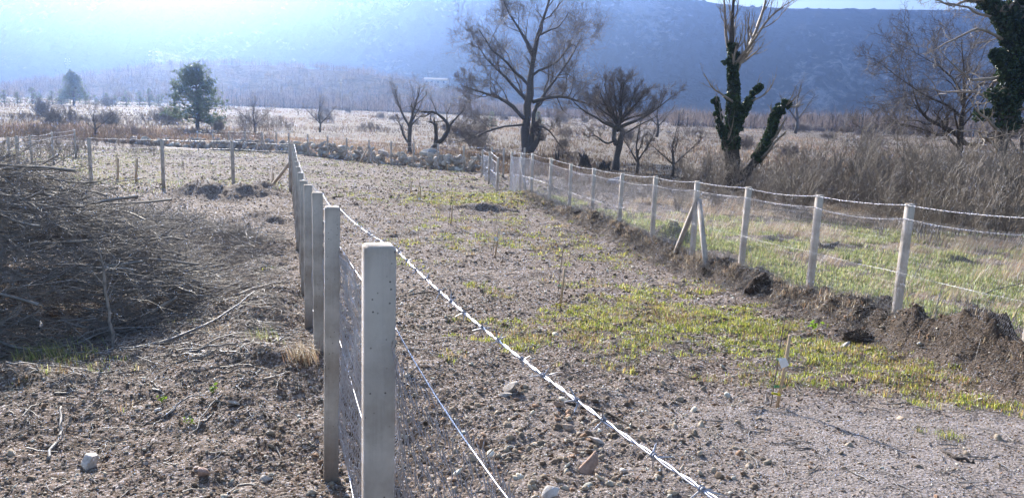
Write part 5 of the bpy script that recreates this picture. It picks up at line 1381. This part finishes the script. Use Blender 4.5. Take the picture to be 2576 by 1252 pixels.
for i, pts in enumerate(([(-.02, 0, -.05, .12), (.05, 0, .08, .1), (.2, 0, .12, .07), (.33, 0, .24, .03)], [(-.05, 0, 0, .1), (-.12, .05, .12, .07), (-.22, .05, .22, .03)],
                         [(-.2, 0, .0, .09), (-.26, 0, .2, .07), (-.3, 0, .28, .02)], [(-.1, 0, 0, .1), (.12, 0, 0, .1), (.2, 0, -.06, .05)])):
    P, R = path(pts, 9); P, R = gnarl(P, R, .2, 60 + i); tube(mb, P * 1.1, R, 7, True)
o = mb.build('tree_stump', M['dark_bark'], None, True); o.location = b; tag(o, 'black uprooted stump with a raised arm lying in the meadow', 'tree stump')

# clods of matted earth along the bank
def clod(px, py, w, label, seed, group=None):
    g = np.random.default_rng(seed); b = gp(px, py); s = w * b[1] / F / 2; mb = MB()
    rocks(mb, np.zeros((1, 3)), [s], g, 3, .75, np.array([(.1, .08, .06)]), 1, .3)
    V = mb.v[0]; V *= (1 + .5 * (fbm(V[:, 0] / s * 3 + 5, V[:, 1] / s * 3 + V[:, 2] / s * 2, 4, seed, .7) - .5))[:, None]
    n = 260; d = unit(g.normal(size=(n, 3))); K = 5; t = np.linspace(0, 1, K)
    P = (d * s * .7)[:, None, :] + d[:, None, :] * (s * (.2 + .5 * g.random(n))[:, None] * t)[..., None]; P[:, 1:] += np.cumsum(g.normal(size=(n, K - 1, 3)), 1) * s * .08
    o = mb.build('earth_clod', M['earth'], None, True); o.location = b + np.array([0, 0, s * .25])
    m2 = MB(); tube(m2, P, np.full((n, K), .0022), 3); r_ = m2.build('roots', M['deadwood'], o)
    return tag(o, label, 'clod of earth', group)
for i, (x, y, w, l) in enumerate([(2160, 860, 80, 'largest root-matted clod of dug earth, between the two nearest right posts'), (1895, 745, 62, 'root-matted clod of earth at the foot of the third nearest right post'),
        (2210, 840, 60, 'clod of earth just left of the nearest right post'), (1830, 710, 44, 'clod of earth left of the third nearest right post'), (1770, 705, 34, 'small clod of earth below the braced post'),
        (1690, 655, 34, 'small clod of earth left of the braced post foot'), (1450, 555, 22, 'small clod of earth on the bank by the eighth right post'), (1560, 605, 26, 'small clod of earth by the sixth right post')]):
    clod(x, y, w, l, 950 + i)
mw = gp(1668, 600)

# ------------------------------------------------------------------ young trees with stakes
def young_tree(px, py, hs, hsap, label, seed, tags=(), r=.011, stake=True):
    g = np.random.default_rng(seed); b = gp(px, py); root = empty('young_tree', b, label, 'young tree', 'newly planted young trees')
    lx = .055 if stake else 0
    if stake:
        mb = MB(); tube(mb, [[(0.03, 0, -.1), (.045 + .02, 0, hs * .5), (.03 + .08 * hs, 0, hs)]], [[r * 1.6] * 3], 4, True); mb.build('stake', M['wood'], root)
    P, R = path([(-.02, .01, -.03, r * .55), (0, .01, hsap * .3, r * .45), (.02, .01, hsap * .65, r * .32), (.05, .0, hsap, r * .15)], 9); P, R = gnarl(P, R, .4, seed)
    mb = MB(); tube(mb, P, R, 5, True); Q, S = grow(P[None], R[None], 4, .3, 30, 5, up=.2, wob=.1, t0=.45, rmin=r * .14, seed=seed); tube(mb, Q, S, 3)
    mb.build('stem', M['bark'], root, True)
    for kind, z in tags:
        if kind == 'tie':
            a = np.linspace(0, 6.283, 17); mb = MB()
            for dz in (0, .012): tube(mb, np.stack([.03 + .042 * np.cos(a), .012 * np.sin(a), z + dz + .006 * np.sin(a * 2)], 1), np.full(17, .0022), 4)
            tube(mb, [[(.07, 0, z), (.085, -.01, z + .02), (.095, -.01, z - .01)]], [[.002] * 3], 4)
            mb.build('tie', M['green_tie'], root, True)
        elif kind == 'white':
            V = np.array([(-.01, -.015, z + .02), (.06, -.02, z + .03), (.10, -.02, z - .04), (.035, -.015, z - .075), (.03, -.028, z - .02)]); mb = MB()
            mb.add(np.concatenate([V, V + [0, .0015, 0]]), [(0, 4, 1), (1, 4, 2), (2, 4, 3), (3, 4, 0), (5, 6, 9), (6, 7, 9), (7, 8, 9), (8, 5, 9)]); t_ = mb.build('tag', M['white_plastic'], root)
        elif kind == 'yellow':
            mb = MB(); V, Fq = boxv(.01, -.016, z, .085, .002, .022); V[:, 2] -= (V[:, 0]) * .18; mb.add(V, Fq); t_ = mb.build('tag', M['yellow_label'], root)
            mb = MB()
            for xx in (-.01, .0, .014, .024):
                V, Fq = boxv(xx, -.0185, z + .006, .005 if xx else .008, .001, .010); V[:, 2] -= (V[:, 0]) * .18; mb.add(V, Fq)
            mb.build('lettering', M['print'], t_)
    return root
young_tree(1945, 1022, .70, 1.12, 'nearest staked young tree with green tie, white tag and yellow tag at lower right', 31, (('tie', .46), ('white', .46), ('yellow', .13), ('tie', .2)))
young_tree(1402, 776, .62, .95, 'staked young tree with one yellow tag, in the middle of the plot', 32, (('tie', .35), ('yellow', .06)))
young_tree(1242, 640, .55, 1.0, 'staked young tree with a small white tag, third from the viewer', 33, (('tie', .35), ('white', .40)), .012)
young_tree(1130, 570, .55, .85, 'staked young tree with a yellow tag, fourth from the viewer', 34, (('yellow', .06),), .013)
young_tree(1052, 506, .55, 1.0, 'young tree with a pale tag at its foot, beside the far green patch', 35, (('white', .12),), .013)
young_tree(1030, 486, .4, 1.0, 'tall thin young tree directly behind the far green patch', 36, (), .015)
young_tree(1123, 432, .4, .9, 'farthest young tree, with a white tag, before the rubble wall', 37, (('white', .6),), .02)
young_tree(294, 452, .9, 1.0, 'brown staked young tree left of the cross fence middle post', 38, (), .028)
young_tree(341, 456, 1.0, 1.3, 'brown staked young tree between the cross fence posts at left', 39, (), .028)
young_tree(684, 463, .5, .8, 'thin young tree beside the leaning brace of the near fence', 40, (), .02)
young_tree(458, 420, .4, .8, 'faint young tree in the left plot between the two cross fence posts', 43, (), .02)
young_tree(2105, 1000, .0, .10, 'tiny leafless twig seedling in the grass at lower right', 41, (), .010, False)

# green seedlings and litter
def seedling(px, py, s, label, seed):
    g = np.random.default_rng(seed); b = gp(px, py); mb = MB(); n = 14; a = g.random(n) * 6.283
    C = np.stack([np.cos(a) * s * g.random(n), np.sin(a) * s * g.random(n), .02 + s * .8 * g.random(n)], 1)
    leaf_cards(mb, C, s * .28, g, .6); off = mb.n
    for c in C[:8]: tube(mb, [[(0, 0, -.01), tuple(c * .6), tuple(c)]], [[.0018] * 3], 3)
    o = mb.build('seedling', M['fresh_leaf'], None); o.location = b
    return tag(o, label, 'seedling')
M['fresh_leaf'] = leafmat('fresh_leaf', (.16, .28, .03), (.3, .42, .05), .5, .4, 12)
seedling(2045, 832, .13, 'bright yellow-green seedling at the edge of the right bank', 61)
seedling(410, 1018, .05, 'small green seedling left of centre in the lower left plot', 62)
seedling(535, 1005, .06, 'small green two-leaved seedling near the reddish roots', 63)
seedling(475, 1085, .05, 'tiny green seedling above the bottom left gravel', 64)
def tuft(px, py, h, n, label, seed, kind='dry', spread=.08):
    g = np.random.default_rng(seed); b = gp(px, py); mb = MB(); B = np.concatenate([g.normal(size=(n, 2)) * spread, np.full((n, 1), -.01)], 1)
    blades(mb, B, h * (.4 + .8 * g.random(n)), np.full(n, .0022), g, 1.2, grass_cols(n, g, kind), (-.3, -.2)); o = mb.build('grass_tuft', M['blade'], None, False, True); o.location = b
    return tag(o, label, 'grass tuft')
tuft(770, 915, .28, 220, 'dry golden grass tuft at the foot of the third near post', 71)
tuft(130, 900, .20, 240, 'dense tuft of long grass under the brush pile', 72, 'meadow', .16)
tuft(560, 850, .16, 60, 'sparse pale tuft in the middle of the left plot', 73)
tuft(660, 870, .2, 50, 'wispy pale grass tuft left of the third near post', 74, 'meadow')
tuft(2385, 1105, .09, 70, 'bright green tuft alone on the fine gravel at lower right', 75, 'fresh', .05)
tuft(1490, 492, .3, 200, 'reddish dry grass tuft behind the right fence', 76, 'dry', .25)

p = gp(88, 408); b0 = at(88, 408, 26.5); mb = MB()
g = np.random.default_rng(5)
V = []; 
for z, s in ((0, .8), (.02, .95), (.2, 1), (.28, .95), (.31, .6), (.33, .35), (.36, .35)):
    V += [(sx * .13 * s, sy * .09 * s, z) for sx, sy in ((-.8, -1), (.8, -1), (1, -.8), (1, .8), (.8, 1), (-.8, 1), (-1, .8), (-1, -.8))]
q = [[k * 8 + j, k * 8 + (j + 1) % 8, k * 8 + 8 + (j + 1) % 8, k * 8 + 8 + j] for k in range(6) for j in range(8)]
mb.add(np.array(V), q); mb.f.append(np.array([[48 + j for j in range(8)]])); o = mb.build('plastic_canister', M['white_plastic'], None)
pg = at(88, 400, 22.0); zg_ = float(gz(pg[0], pg[1])[0]); o.location = (pg[0], pg[1], zg_ + .0); o.scale = (1.1,) * 3
hh_ = at(88, 404, 22.0)[2]
if hh_ > zg_ + .05: o.location = (pg[0], pg[1], zg_)
tag(o, 'white plastic canister standing behind the brush pile at far left', 'canister')
b0 = gp(430, 650); mb = MB(); g = np.random.default_rng(9)
rocks(mb, np.array([[0, 0, .04], [.1, 0, .03]]), [.07, .05], g, 2, .5, np.array([(.7, .7, .7)] * 2), 2, .9); o = mb.build('plastic_litter', M['white_plastic'], None); o.location = b0
m2 = MB(); rocks(m2, np.array([[-.05, -.05, .02]]), [.05], g, 2, .4, np.array([(.7, .7, .7)]), 1, .9); m2.build('green_wrapper', M['green_tie'], o)
tag(o, 'crumpled white and green plastic scrap among the twigs', 'litter')

# ------------------------------------------------------------------ haze
def haze():
    m = bpy.data.materials.new('valley_haze'); m.use_nodes = True; nt = m.node_tree; nt.nodes.clear()
    out = nt.nodes.new('ShaderNodeOutputMaterial'); v = nt.nodes.new('ShaderNodeVolumePrincipled')
    v.inputs['Color'].default_value = (.37, .56, 1.0, 1); v.inputs['Density'].default_value = HAZE_DENSITY; v.inputs['Anisotropy'].default_value = HAZE_G
    nt.links.new(v.outputs[0], out.inputs['Volume'])
    x0, x1, y0, y1, z0, z1 = -9500, 9500, -120, 6400, -8.5, 470
    V = np.array([(x, y, z) for x in (x0, x1) for y in (y0, y1) for z in (z0, z1)], float)
    mb = MB(); mb.add(V, [(0, 1, 3, 2), (4, 6, 7, 5), (0, 4, 5, 1), (2, 3, 7, 6), (0, 2, 6, 4), (1, 5, 7, 3)])
    o = mb.build('haze', m); tag(o, kind='stuff')
haze()
